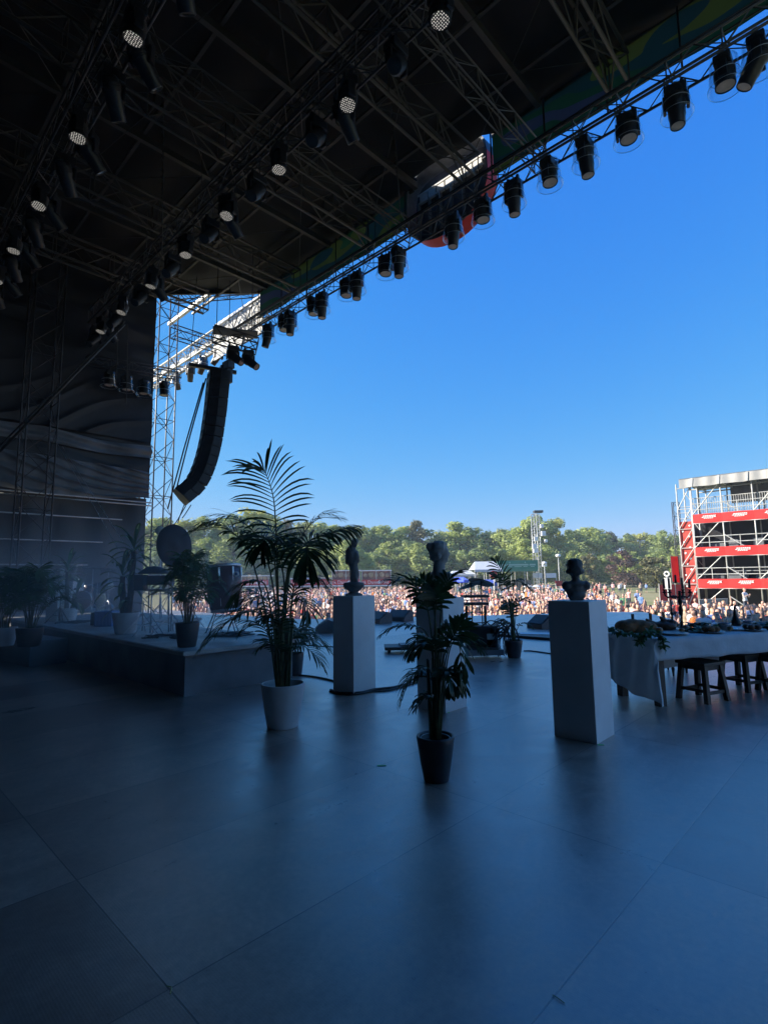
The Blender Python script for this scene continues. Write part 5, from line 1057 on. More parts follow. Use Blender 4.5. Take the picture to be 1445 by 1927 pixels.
def make_tree(h, wr, cb, seed, mi, leaf=.62, N=52, per=130, conic=0.):
    R = random.Random(seed); t = thing('tree', 'x', 'tree', (0, 0, 0))
    mb = MB(); mb.tube([(0, 0, -.2), (.1, 0, h*.3), (0, .1, h*.7)], [h*.022, h*.016, h*.006], 7); cl = []
    for i in range(N):
        a = R.uniform(0, 6.283); zf = R.random(); z = lerp(cb, h*.95, zf); env = wr*(1-conic*zf)*sqrt(max(.05, 1-(max(0, zf-.35)/.68)**2)); r_ = env*sqrt(R.random())*.85
        cr = wr*R.uniform(.26, .44)*(1-.3*zf); c_ = V((r_*cos(a), r_*sin(a), min(z, h-cr*.6))); cl.append((c_, cr))
        if i % 3 == 0: mb.tube([(0, 0, max(h*.12, c_.z*.55)), c_*.6+V((0, 0, c_.z*.3)), c_], [h*.007, h*.005, h*.002], 5)
    mb.build('trunk', BARK, t, False); vs = []; fs = []
    for c_, cr in cl:
        for k in range(per):
            d = V((R.gauss(0, 1), R.gauss(0, 1), R.gauss(0, 1))).normalized(); rr = cr*(R.random()**.33); p = c_+V((d.x*rr, d.y*rr, d.z*rr*.75)); n_ = (d+V((R.uniform(-.7, .7), R.uniform(-.7, .7), R.uniform(-.3, .9)))).normalized()
            a = n_.cross(V((0, 0, 1))); a = a.normalized() if a.length > .01 else V((1, 0, 0)); b_ = n_.cross(a); s = leaf*R.uniform(.55, 1.25); o = len(vs); vs += [p-a*s*.5, p-b_*s*.35, p+a*s*.5, p+b_*s*.4]; fs.append((o, o+1, o+2, o+3))
    mb = MB(); mb.v = vs; mb.f = fs; mb.m = [0]*len(fs); mb.sm = [False]*len(fs); mb.build('crown', LM[mi], t, False); return t
KT = [(make_tree(17, 6.0, 1.6, 11, 0), 'broad mid green'), (make_tree(18.5, 6.4, 2.0, 12, 1), 'tall yellow green'), (make_tree(16.5, 6.0, 1.2, 13, 2), 'dense dark green'), (make_tree(15, 6.2, 1.2, 14, 0), 'round bushy green'), (make_tree(17.5, 5.2, 1.6, 15, 4, conic=.35), 'narrow olive green')]
USEDT = set(); RT_ = random.Random(21)
def plant_tree(k, px, d, s, lab, group):
    o = KT[k][0]
    if k in USEDT: o = copy_tree(o, (0, 0, 0))
    USEDT.add(k); o.location = G(px, d); o.rotation_euler = (0, 0, RT_.uniform(0, 6.28)); o.scale = (s*RT_.uniform(.82, 1.25), s*RT_.uniform(.82, 1.25), s*RT_.uniform(.96, 1.05)); o['label'] = lab; o['group'] = group
kn = [k for _, k in KT]
def top2s(px, d, ytop, hmodel): return ((at(px, ytop, d).z-GZ)/hmodel)
HT = [17, 18.5, 16.5, 15, 17.5]
# skyline of the wood: (pixel x, pixel y of the top, distance)
sky = [(255, 985, 128), (290, 975, 122), (322, 985, 120), (352, 972, 118), (385, 968, 120), (418, 975, 124), (448, 962, 122), (478, 960, 125), (508, 968, 128), (538, 976, 132), (566, 984, 136), (594, 982, 138), (620, 986, 140),
       (648, 984, 142), (676, 988, 145), (702, 992, 146), (730, 988, 148), (757, 993, 150), (784, 985, 150), (812, 989, 152), (838, 996, 155), (866, 988, 152), (892, 990, 155), (918, 996, 156), (944, 996, 158), (965, 985, 150), (992, 974, 146), (1020, 970, 146), (1046, 978, 150), (1072, 992, 160),
       (1098, 990, 165), (1126, 993, 168), (1152, 998, 172), (1178, 1003, 176), (1206, 1000, 180), (1234, 1004, 182), (1258, 994, 150), (1282, 1000, 150), (1310, 1010, 170), (1345, 1010, 175), (1385, 1010, 175), (1425, 1010, 178), (1465, 1010, 180)]
for i, (x, y, d) in enumerate(sky):
    k = [1, 0, 4, 1, 3, 0, 2][i % 7] if x < 700 or 940 < x < 1050 else [0, 2, 3, 0, 4, 2, 1][i % 7]
    plant_tree(k, x, d, top2s(x, d, y-2, HT[k]), f'{kn[k]} tree in the wood behind the crowd', f'{kn[k]} trees of the wood behind the crowd')
for i in range(40):                                            # front row, lower and darker
    x = 300+i*29+RT_.uniform(-8, 8); d = 112 if x < 700 else 128; d += RT_.uniform(-4, 6); k = RT_.choice((2, 3, 2, 0, 3)); y = RT_.uniform(1012, 1035)+(8 if x > 1060 else 0)
    if 395 < x < 470: y = 1000
    plant_tree(k, x, d, top2s(x, d, y, HT[k]), f'lower {kn[k]} tree along the front edge of the wood', f'lower {kn[k]} trees along the front of the wood')
ct = make_tree(13, 5.5, 1.2, 31, 3, N=30); ct.location = G(1172, 118); s = top2s(1172, 118, 1036, 13); ct.scale = (s*1.2, s*1.2, s); ct['label'] = 'dark copper leaved tree above the small bust, left of the pale shrub tree'
ot = make_tree(9, 4.6, 2.6, 32, 4, N=26); ot.location = G(1232, 88); s = top2s(1232, 88, 1048, 9); ot.scale = (s*1.1, s*1.1, s); ot['label'] = 'small pale olive tree with a visible stem on the lawn beside the red screen'
ot = make_tree(8, 2.4, 1.5, 33, 4, N=20); ot.location = G(1108, 108); s = top2s(1108, 108, 1040, 8); ot.scale = (s, s, s); ot['label'] = 'small silvery tree standing before the dark wood right of the small bust'
mb = MB()
for i in range(46):
    for k in range(3): pass
# ---- crowd
SK = mat('skin', (.60, .36, .26), .55, var=.15, vscale=3); HR = mat('hair', (.05, .03, .02), .6, var=.5, vscale=5); HRS = [HR, mat('fair_hair', (.34, .22, .10), .6, var=.4, vscale=5), mat('brown_hair', (.14, .075, .035), .6, var=.4, vscale=5)]; TRS = mat('dark_trousers', (.06, .07, .10), .8, var=.4, vscale=1.5)
SHC = {'white': (.80, .78, .76), 'pink': (.72, .38, .36), 'red': (.50, .06, .05), 'blue': (.14, .24, .48), 'black': (.03, .03, .035), 'beige': (.52, .40, .28), 'green': (.07, .24, .12), 'orange': (.62, .20, .05)}
SH = {k: mat('shirt_'+k, c, .85, var=.12, vscale=4) for k, c in SHC.items()}
def person_mesh(pose, seed, vox=.034, long=False):
    R = random.Random(seed); S = []
    st = {'stride': .16}.get(pose, .0)
    for s in (-1, 1):
        y = st*s; S += [('c', (s*.09, 0, .92), (s*.11, y*.5, .50), .085, .058), ('c', (s*.11, y*.5, .50), (s*.12, y-(.06 if st else 0), .08), .056, .038), ('s', (s*.12, y-.05, .045), (.045, .12, .04))]
    S += [('s', (0, 0, .98), (.165, .115, .13)), ('s', (0, 0, 1.14), (.145, .10, .14)), ('s', (0, 0, 1.31), (.175, .115, .15)), ('c', (-.14, 0, 1.40), (.14, 0, 1.40), .065, .065), ('c', (0, .01, 1.40), (0, -.01, 1.54), .056, .052),
          ('s', (0, -.01, 1.63), (.078, .098, .118)), ('s', (0, -.085, 1.585), (.05, .04, .045)), ('c', (0, -.105, 1.635), (0, -.118, 1.605), .012, .017), ('s', (-.08, 0, 1.62), (.012, .022, .032)), ('s', (.08, 0, 1.62), (.012, .022, .032)),
          ('s', (0, .015, 1.66), (.088, .105, .105))]
    if long: S += [('s', (0, .06, 1.52), (.09, .05, .14))]
    up = {'one arm raised': (0, 1), 'both arms raised': (1, 1), 'hands clapping': (2, 2), 'stride': (0, 0), 'standing still': (0, 0), 'holding up a phone': (0, 3)}[pose]
    for s, u in zip((-1, 1), up):
        sh = (s*.19, 0, 1.40)
        if u == 1: el, ha = (s*(.27+R.uniform(-.03, .05)), -.05, 1.63), (s*(.22+R.uniform(-.05, .1)), -.08, 1.90)
        elif u == 2: el, ha = (s*.25, -.10, 1.17), (s*.06, -.30, 1.32)
        elif u == 3: el, ha = (s*.26, -.18, 1.38), (s*.14, -.32, 1.66)
        else: el, ha = (s*.255, .02, 1.13), (s*.26, -.06, .88)
        S += [('c', sh, el, .052, .042), ('c', el, ha, .042, .03), ('s', V(ha)+(V(ha)-V(el)).normalized()*.055, (.034, .03, .06))]
    m_ = fuse(S, vox, 2); arms = [(V((s*.19, 0, 1.4)),) for s in (-1, 1)]
    for i, f in enumerate(m_.f):
        c = sum((m_.v[j] for j in f), V())/len(f); r = abs(c.x)
        if c.z > 1.50 and r < .13 and abs(c.y) < .16 and not (u == 2 and c.y < -.2): k = 3 if (c.z > 1.705 or (c.y > .02 and c.z > 1.56) or (long and c.y > .03)) and c.z < 1.80 else 0
        elif r > .235 or c.z > 1.47 or c.y < -.17: k = 0
        elif c.z > .95: k = 1
        elif c.z > .48 or seed % 2: k = 2
        else: k = 0 if c.z > .09 else 3
        m_.m[i] = k
    return m_
POSES = ['standing still', 'one arm raised', 'both arms raised', 'hands clapping', 'holding up a phone', 'stride', 'standing still', 'both arms raised']
PMESH = {}; PB = [person_mesh(p, i+3, long=(i % 2 == 0)) for i, p in enumerate(POSES)]
def pmesh(i, sh):
    if (i, sh) not in PMESH: PMESH[(i, sh)] = PB[i].mesh('person', [SK, SH[sh], TRS, HRS[(i+len(sh)) % 3]])
    return PMESH[(i, sh)]
ph = {'standing still': 'standing still', 'one arm raised': 'with one arm raised', 'both arms raised': 'with both arms raised', 'hands clapping': 'with hands held together', 'holding up a phone': 'holding one hand up', 'stride': 'in mid stride'}
def inpoly(x, y, P):
    c = False; j = len(P)-1
    for i in range(len(P)):
        if (P[i][1] > y) != (P[j][1] > y) and x < (P[j][0]-P[i][0])*(y-P[i][1])/(P[j][1]-P[i][1])+P[i][0]: c = not c
        j = i
    return c
KEEP = [(x*1.0+(.0), y) for x, y in [(-17.5, 9), (-2.5, 9), (-3.6, 20.2), (-6.6, 24.2), (-9.8, 23.0), (-12, 19.8), (-14.2, 16.8), (-15.9, 14.6), (-17.5, 13.6)]]
RC = random.Random(5); folk = []; cell = {}
def free(x, y, r):
    a, b_ = int(x//.6), int(y//.6)
    for i in (-1, 0, 1):
        for j in (-1, 0, 1):
            for q in cell.get((a+i, b_+j), ()):
                if (q[0]-x)**2+(q[1]-y)**2 < r*r: return False
    return True
tries = 0
while len(folk) < 1750 and tries < 60000:
    tries += 1; d = 17+(RC.random()**1.5)*75; x = RC.uniform(330, 1500); p = G(x, d)
    if p.y < 13.2 or inpoly(p.x, p.y, KEEP): continue
    if x > 1140 and d > 33 and RC.random() > .10: continue
    if 1040 < x <= 1140 and d > 44 and RC.random() > .35: continue
    if x > 1285 and d > 38: continue
    if x < 540 and RC.random() > .35: continue
    if p.y > 36 and -14 < p.x < 4: continue
    if 845 < x < 1045 and d > 50 and RC.random() > .35: continue
    if d > 27 and mnoise.noise(V((p.x*.16, p.y*.16, 1.7))) < -.12 and RC.random() < .75: continue
    hx, hy, _ = proj(V((p.x, p.y, GZ+1.78)))
    if hy > 1166 or not free(p.x, p.y, .46): continue
    cell.setdefault((int(p.x//.6), int(p.y//.6)), []).append((p.x, p.y)); folk.append((d, p))
folk.sort(key=lambda q: q[0]); NI = 292
def rshirt(): return RC.choices(list(SHC), (26, 20, 8, 12, 12, 14, 4, 6))[0]
for i, (d, p) in enumerate(folk[:NI]):
    k = RC.choices(range(8), (8, 2, 1, 4, 2, 2, 8, 1))[0]; sh = rshirt(); o = bpy.data.objects.new('person', pmesh(k, sh)); COL.objects.link(o); o.location = p; s = RC.uniform(.86, 1.10); o.scale = (s*RC.uniform(.95, 1.12), s, s)
    o.rotation_euler = (0, 0, atan2(-p.x, p.y)*-1*0+atan2(p.x+4, -(p.y-6))*0+RC.uniform(-.9, .9)+atan2(-(p.x+9), p.y-6)*.0+ -atan2(p.x+4, p.y)*.8)
    tag(o, f'concert goer in a {sh} top {ph[POSES[k]]}, near the stage front', 'person', f'concert goers in {sh} tops near the stage')
LB = []
for i, pz in enumerate(('standing still', 'both arms raised', 'hands clapping', 'one arm raised')): LB.append(person_mesh(pz, i+20, .055))
cm = MB(); vs = []; fs = []; ms = []; order = [SK]+list(SH.values())+[TRS, HR]; sl_ = list(SHC)
for d, p in folk[NI:]:
    b_ = RC.choices(LB, (8, 1.5, 4, 1.5))[0]; a = RC.uniform(-.9, .9)-atan2(p.x+4, p.y)*.8; s = RC.uniform(.9, 1.08); ca, sa = cos(a)*s, sin(a)*s; o = len(vs); sh = 1+sl_.index(rshirt())
    vs += [(p.x+q.x*ca-q.y*sa, p.y+q.x*sa+q.y*ca, p.z+q.z*s) for q in b_.v]; fs += [[j+o for j in f] for f in b_.f]; ms += [(0, sh, 9, 10)[k] for k in b_.m]
me = bpy.data.meshes.new('crowd'); me.from_pydata(vs, [], fs)
for m_ in order: me.materials.append(m_)
me.polygons.foreach_set('material_index', ms); me.polygons.foreach_set('use_smooth', [True]*len(fs)); me.update()
o = bpy.data.objects.new('crowd', me); COL.objects.link(o); tag(o, kind='stuff')
# people singled out on the right
for k, (x, d, sh, pz, z, lab) in enumerate(((1397, 33, 'white', 3, .55, 'man in a white top standing above the crowd before the scaffold stand'),)):
    o = bpy.data.objects.new('person', pmesh(pz, sh)); COL.objects.link(o); o.location = G(x, d, GZ+z); o.rotation_euler = (0, 0, 1.2); tag(o, lab, 'person')
    mb = MB(); q = G(x, d); mb.rbox((q.x, q.y, GZ+z/2), (.9, .7, z-.005), .3, .02); single(mb, 'crowd_podium', M['black'], 'small black podium under the standing man in the crowd', 'podium')
# ---- crowd barriers
for k, (x0, x1, y, d) in enumerate(((1236, 1262, 1147, 30), (1262, 1290, 1146, 30.5), (1315, 1342, 1137, 31.5), (1342, 1368, 1134, 32))):
    a, b_ = at(x0, y, d), at(x1, y, d+.4); a.z = b_.z = GZ; hz = 1.65
    t = thing('crowd_barrier', f'grey panel barrier in the crowd below the scaffold stand, {ORD[k]} from the left', 'barrier', (a+b_)/2, 'grey barriers in the crowd'); e = (b_-a); n_ = V((-e.y, e.x, 0)).normalized()*.03
    MB().prism([a, b_, b_+V((0, 0, hz)), a+V((0, 0, hz))], n_).build('panel', M['galv'], t); mb = MB()
    for i in range(9): q = a.lerp(b_, i/8)-n_*.9; mb.tube([q, q+V((0, 0, hz+.03))], .02, 5)
    mb.tube([a+V((0, 0, hz)), b_+V((0, 0, hz))], .035, 6); mb.build('frame', M['alu'], t, False)
# ---- scaffold stand with red bands
YV = 50.0; X0, X1 = -12.05, 1.0
t = thing('scaffold_stand', 'three storey scaffold viewing stand with red bands and grey canopy at right', 'stand', ((X0+X1)/2, YV+3, GZ))
bay = 2.15; nb = int((X1-X0)/bay)+1; LV = [.55, 3.15, 5.9]
posts = [X0+bay*i for i in range(nb)]
mb = MB()
for x in posts:
    for y in (YV, YV+2.4, YV+5): mb.tube([(x, y, GZ), (x, y, 9.2 if y == YV else 8.9)], .055, 6)
mb.build('post', M['galv'], t, False)
mb = MB()
for i in range(nb-1):
    a, b_ = posts[i], posts[i+1]; zs = [GZ, *LV, 8.9]
    for j in range(4):
        lo, hi = zs[j]+.35, zs[j+1]-.1
        if i % 2 == 0: mb.tube([(a, YV-.02, lo), (b_, YV-.02, hi)], .045, 5)
        else: mb.tube([(a, YV-.02, lo+1.0), (a+(b_-a)*.6, YV-.02, lo)], .04, 5)
mb.build('brace', M['galv'], t, False)
mb = MB()
for z in LV:
    for dz in (.75, 1.25): mb.tube([(X0, YV-.03, z+.3+dz-.3), (X1, YV-.03, z+dz)], .035, 5)
    for i in range(nb-1): x = posts[i]+bay/2; mb.tube([(x, YV-.03, z), (x, YV-.03, z+1.3)], .035, 5)
mb.build('guard_rail', M['galv'], t, False)
mb = MB()
for i in range(int((X1-X0)/.16)): x = X0+.1+i*.16; mb.tube([(x, YV+.25, LV[2]+.4), (x, YV+.25, LV[2]+1.75)], .022, 4)
mb.tube([(X0, YV+.25, LV[2]+1.75), (X1, YV+.25, LV[2]+1.75)], .035, 5); mb.build('balustrade', M['galv'], t, False)
for z in LV:
    MB().box(((X0+X1)/2, YV+2.5, z-.12), (X1-X0, 5, .12)).build('floor_deck', M['tarp_grey'], t)
    d_ = MB()
    for i in range(nb-1):
        a, b_ = posts[i], posts[i+1]; zz = lambda u: z+.16+.03*sin(u*5+i)
        d_.grid(lambda u, v: V((lerp(a, b_, u), YV-.10-.03*sin(pi*u), lerp(z-.36, z+.36, v)+.02*sin(pi*u)*(1 if v > .5 else -1))), 6, 2)
    bnd = d_.build('red_band', M['red'], t, False)
    mk = MB()
    for i in range(nb-1):
        x = posts[i]+bay*.55; y = YV-.165; sk_ = .16
        for r_, (w_, h_, dz) in enumerate(((.95, .07, .15), (1.05, .06, .05), (.7, .05, -.04))):
            x0 = x-w_/2+sk_*dz*2; n8 = 7-r_
            for q in range(n8):
                xa = x0+w_*q/n8; xb = x0+w_*(q+.82)/n8; mk.prism([(xa, y, z+dz), (xb, y, z+dz), (xb+sk_*h_*4, y, z+dz+h_), (xa+sk_*h_*4, y, z+dz+h_)], (0, .004, 0))
    mk.build('band_logo', M['logo'], bnd)
    mk = MB(); mk.box(((X0+X1)/2, YV-.07, z-.39), (X1-X0, .03, .05)); mk.build('band_hem', M['logo'], bnd)
MB().box(((X0+X1)/2-.35, YV+2.7, 2.05), (X1-X0+.7, .06, 7.7)).build('dark_interior_screen', M['tarp'], t); MB().box(((X0+X1)/2+1.0, YV+4.6, 8.2), (X1-X0-2, .06, 1.5)).build('canopy_back', M['tarp_grey'], t)  # black screen put in for the shaded interior of the lower storeys
mb = MB(); mb.box((X1, YV+2.5, 2.6), (.06, 5, 8.6)); mb.build('end_screen', M['tarp'], t)
# desk boxes inside the middle storeys
R = random.Random(3)
for z in (LV[0], LV[1], GZ):
    for i in range(8): hz = R.uniform(.5, 1.0); MB().rbox((X0+1.2+i*1.5+R.uniform(-.15, .15), YV+R.uniform(1.0, 2.1), z+hz/2), (R.uniform(.5, 1.2), .7, hz), b=.03).build('equipment_case', M['tarp_grey'], t)
mb = MB(); mb.box((-7.5, YV+1.6, LV[0]+1.0), (4.5, .9, .06))
for x in (-9.4, -8.9, -6, -5.6, -5.2): mb.box((x, YV+1.6, LV[0]+.5), (.06, .8, .95))
mb.build('desk', M['alu'], t)
# canopy
def cf(u, v): x = lerp(X0-.75, X1, u); sg = abs(sin(u*pi*6.2)); return V((x, YV-.35+.04*sin(x*6), lerp(8.55+.05*sg, 9.30, v)))
rf_ = MB(); rf_.grid(cf, 120, 4); rr = rf_.build('canopy_valance', mat('canopy_vinyl', (.47, .46, .43), .7, var=.12, vscale=1.2, bump=.2, bscale=6, trans=.15), t, False)
mb = MB()
for i in range(8): x = X0-.75+.95+i*1.95; mb.box((x, YV-.40, 8.95), (.16, .06, .72), R=Matrix.Rotation(.12, 3, 'Y'))
mb.build('tie_strap', M['galv'], rr)
mb = MB(); mb.prism([(X0-.75, YV-.3, 9.32), (X1, YV-.3, 9.32), (X1, YV+5.6, 9.0), (X0-.75, YV+5.6, 9.0)], (0, 0, .05)); mb.build('canopy_roof', M['tarp_grey'], t)
mb = MB()
for i in range(nb): mb.box((posts[i], YV+2.5, 8.9), (.12, 5.2, .22))
for y in (YV+.2, YV+2.4, YV+4.9): mb.tube([(X0-.6, y, 8.72), (X1, y, 8.72)], .06, 6)
mb.build('canopy_beam', M['alu'], t)
# red wrapped ladder tower at its left end
t = thing('wrapped_tower', 'tall red wrapped scaffold ladder tower at the left end of the viewing stand', 'tower', (-12.65, YV, GZ))
mb = MB(); mb.add([(-13.12, YV+.1, GZ), (-12.15, YV+.1, GZ), (-12.15, YV+.1, 5.75), (-13.12, YV+.1, 5.75)], [(0, 1, 2, 3)]); mb.prism([(-13.14, YV+.12, GZ), (-13.10, YV+.12, GZ), (-13.10, YV+.12, 5.75), (-13.14, YV+.12, 5.75)], (0, 2.3, 0))
pn = mb.build('red_wrap', mat('red_wrap_mesh', (.60, .075, .055), .7, var=.15, vscale=2, trans=.2), t)
mb = MB(); R = random.Random(8)
for i in range(14): z = GZ+1.2+i*.46; mb.lathe([(0, 0), (.09, 0), (.09, .01), (0, .012)], (-12.85+.42*(i % 2)+R.uniform(-.1, .1), YV+.085, z), 10, Matrix.Rotation(pi/2, 3, 'X'))
mb.build('white_emblem', M['logo'], pn)
mb = MB()
for x in (-13.15, -12.12):
    for y in (YV, YV+2.3): mb.tube([(x, y, GZ), (x, y, 9.0)], .055, 6)
zz = [GZ, .5, 2.0, 3.5, 5.1, 6.8, 8.6]
for a, b_ in zip(zz, zz[1:]): mb.tube([(-13.15, YV-.02, a), (-12.12, YV-.02, b_)], .04, 5); mb.tube([(-13.15, YV-.02, b_), (-12.12, YV-.02, b_)], .035, 5); mb.tube([(-12.12, YV+2.3, a), (-13.15, YV+2.3, b_)], .035, 5)
for z in (6.0, 6.5, 7.0): mb.tube([(-13.15, YV+.02, z), (-12.1, YV+.02, z)], .03, 4)
mb.build('scaffold_tube', M['galv'], t, False)
truss('lattice_tower', 'thin dark lattice mast with a top frame behind the viewing stand', 'tower', G(1281, 58), G(1281, 58)+V((0, 0, 11.0)), .6, .6, .8, M['truss'], 'lattice towers', .04, .02, V((0, 1, 0)))
t = thing('red_screen', 'narrow tall red banner screen left of the wrapped scaffold tower', 'sign', G(1272, 46)); a, b_ = at(1261, 1047, 46), at(1274, 1047, 46)
mb = MB(); n_ = V((.0, .08, 0)); mb.prism([a, b_, b_-V((0, 0, 2.25)), a-V((0, 0, 2.15))], n_); mb.build('banner', M['red'], t)
mb = MB()
for q in (a, b_): mb.tube([(q.x, q.y+.1, GZ), (q.x, q.y+.1, a.z+.1)], .06, 6)
q = at(1279, 1047, 46); mb.box((q.x, q.y+.3, q.z-1.2), (.28, .3, 2.6)); mb.build('frame', M['truss'], t)
t = thing('ring_sign', 'pale round sign with an open centre on a pole left of the red screen', 'sign', G(1255, 42)); q = at(1254, 1080, 42)
mb = MB(); Rr = Matrix.Rotation(pi/2, 3, 'X'); mb.lathe([(.11, -.03), (.22, -.04), (.23, .0), (.22, .04), (.11, .03), (.11, -.03)], q, 22, Rr); mb.build('ring', M['logo'], t, False); mb = MB(); mb.tube([(q.x, q.y, GZ), q-V((0, 0, .2))], .05, 6); mb.box(q-V((0, -.05, .75)), (.5, .05, .9)); mb.build('pole', M['galv'], t)
# ---- red drinks bar with lettering
def barpanel(x0, x1, d, y_top, y_b0, y_b1, label, words):
    a, b_ = at(x0, y_top, d), at(x1, y_top, d); zt = a.z; zb0 = at(x0, y_b0, d).z; zb1 = at(x0, y_b1, d).z; b_.z = a.z; e = (b_-a); e.z = 0; Ln = e.length; e.normalize(); n_ = V((-e.y, e.x, 0)); an = atan2(e.y, e.x)
    t = thing('bar_stall', label, 'stall', ((a.x+b_.x)/2, (a.y+b_.y)/2, GZ), 'red topped drink stalls'); P = lambda u, y, z: V((a.x, a.y, 0))+e*u+n_*y+V((0, 0, z))
    MB().prism([P(0, .0, zb1), P(Ln, .0, zb1), P(Ln, 0, zb0), P(0, 0, zb0)], n_*.08).build('red_sign', M['red'], t)
    MB().prism([P(0, .12, zb0), P(Ln, .12, zb0), P(Ln, .12, zt), P(0, .12, zt)], n_*.1).build('upper_board', mat('brown_board', (.22, .10, .08), .7, var=.5, vscale=1.5), t)
    mb = MB()
    for i in range(5): mb.lathe([(0, 0), (.32+.12*(i % 2), 0), (.3, .04), (0, .05)], P(Ln*(.12+.19*i), .10, (zb0+zt)/2+.1*(i % 2)), 16, Matrix.Rotation(an, 3, 'Z')@Matrix.Rotation(pi/2, 3, 'X'))
    mb.build('round_ornament', mat('tan_disc', (.40, .30, .20), .7, var=.4, vscale=2), t)
    mb = MB(); mb.box(P(Ln/2, 1.5, zt+.08), (Ln+.3, 3.4, .16), an); mb.box(P(Ln/2, .0, zb1-.12), (Ln+.2, .5, .18), an); mb.build('white_edge', M['white'], t)
    mb = MB(); mb.box(P(Ln/2, 3.0, (zb1+GZ)/2), (Ln, .1, zb1-GZ), an); mb.build('back_wall', M['tarp'], t)
    for u in (0, Ln/2, Ln): MB().box(P(u, .1, (zt+GZ)/2), (.12, .12, zt-GZ), an).build('post', M['galv'], t)
    for wd, u, sz in words: text(wd, sz, P(Ln*u, -.02, (zb0+zb1)/2), Matrix.Rotation(an, 3, 'Z')@Matrix.Rotation(pi/2, 3, 'X'), M['logo'], t)
    mb = MB(); c_ = P(Ln*.60, -.02, (zb0+zb1)/2); mb.prism([c_-e*.25, c_-V((0, 0, .3)), c_+e*.25, c_+V((0, 0, .3))], -n_*.01); mb.build('emblem', M['logo'], t)
W2 = (("Jack Daniel's", .3, .72), ('FIRE', .81, .66))
barpanel(625, 677, 82, 1075, 1091, 1101, 'red drink stall directly behind the torso statue', W2)
barpanel(681, 735, 82, 1075, 1091, 1101, 'red drink stall right of the torso statue, left of the small palm', W2)
barpanel(548, 621, 84, 1090, 1091, 1102, 'low red drink stall partly hidden by the large palm', W2)
barpanel(455, 505, 80, 1085, 1092, 1102, 'red drink stall left of the large palm, by the barrel drum', W2)
# ---- white and green market tents, parasols, masts
def tent(x0, x1, d, yt, ye, label, mcan, depth_=5, words=(), legs=4):
    a, b_ = at(x0, ye, d), at(x1, ye, d); b_.z = a.z; zt = at(x0, yt, d).z; e = b_-a; Ln = e.length; e.normalize(); n_ = V((-e.y, e.x, 0)); an = atan2(e.y, e.x); P = lambda u, y, z: V((a.x, a.y, 0))+e*u+n_*y+V((0, 0, z)); t = thing('market_tent', label, 'tent', P(Ln/2, depth_/2, GZ))
    mb = MB(); r0, r1 = P(Ln*.12, depth_*.5, zt), P(Ln*.88, depth_*.5, zt); c4 = [P(0, 0, a.z), P(Ln, 0, a.z), P(Ln, depth_, a.z), P(0, depth_, a.z)]; mb.add(c4+[r0, r1], [(0, 1, 5, 4), (1, 2, 5), (2, 3, 4, 5), (3, 0, 4)]); mb.prism([P(0, -.02, a.z), P(Ln, -.02, a.z), P(Ln, -.02, a.z-.3), P(0, -.02, a.z-.3)], n_*.03); mb.build('canopy', mcan, t)
    mb = MB()
    for i in range(legs):
        for y in (.05, depth_-.05): mb.tube([P(Ln*i/(legs-1), y, GZ), P(Ln*i/(legs-1), y, a.z)], .05, 5)
    mb.build('pole', M['galv'], t, False); return t, P, Ln, an, a.z, zt
BT = mat('blue_canopy', (.10, .16, .55), .7, var=.1, trans=.2); WT = mat('pale_canopy', (.62, .66, .72), .7, var=.1, trans=.25); GT = mat('green_board', (.06, .26, .17), .6, var=.12, vscale=1)
tent(850, 896, 72, 1074, 1081, 'wide pale flat roofed tent left of the green bar', WT)
tent(893, 945, 70, 1056, 1072, 'pale peaked tent just left of the green roofed bar', WT)
tent(848, 882, 60, 1086, 1092, 'low blue tent lit from inside beside the grey bust', BT, 4)
tent(905, 935, 64, 1091, 1098, 'small blue gabled tent behind the slim palm', BT, 3)
mb = MB(); q = at(866, 1091, 59); mb.rbox(q, (.7, .3, .45), .7); single(mb, 'blue_lamp', mat('blue_lamp_glow', (.05, .08, .6), .4, emit=(.08, .12, 1), estr=1.6), 'small glowing blue lamp in front of the low blue tent', 'lamp')
t, P, Ln, an, ze, zt = tent(936, 1012, 78, 1055, 1072, 'long bar under a green sign board behind the slim palm', mat('green_canopy', (.10, .28, .20), .7, var=.1), 6)
MB().prism([P(0, -.15, ze), P(Ln, -.15, ze), P(Ln, -.15, zt), P(0, -.15, zt)], V((0, .06, 0))).build('sign_board', GT, t)
mb = MB()
for u in (.12, .30, .50, .68, .86):
    c_ = P(Ln*u, -.19, (ze+zt)/2); e = (P(1, 0, 0)-P(0, 0, 0)); w_ = .9 if u == .5 else .5; mb.prism([c_-e*w_-V((0, 0, .1)), c_+e*w_-V((0, 0, .1)), c_+e*w_*.8+V((0, 0, .12)), c_-e*w_*.8+V((0, 0, .12))], (0, .01, 0)); mb.prism([c_-e*w_*.6-V((0, 0, .3)), c_+e*w_*.6-V((0, 0, .3)), c_+e*w_*.6-V((0, 0, .2)), c_-e*w_*.6-V((0, 0, .2))], (0, .01, 0))
    if u in (.3, .68): mb.prism([c_+V((0, 0, .25))-e*.12, c_+V((0, 0, .25))+e*.12, c_+V((0, 0, .5))], (0, .01, 0))
mb.build('sign_marking', mat('pale_green_print', (.35, .55, .45), .7), t)
mb = MB(); R = random.Random(2)
for i in range(8): mb.box(P(Ln*(i+.5)/8, 4, GZ+1.3), (Ln/9, .5, 2.2), an)
mb.build('bar_counter', M['tarp_grey'], t)
t = thing('prohibition_sign', 'round red ringed sign on a post behind the slim palm', 'sign', G(928, 55)); q = at(928, 1081, 55); mb = MB(); Rr = V((0, 0, 1)).rotation_difference(-FW).to_matrix(); mb.lathe([(0, 0), (.30, 0), (.30, .03), (0, .031)], q, 22, Rr); mb.build('plate', M['logo'], t, False)
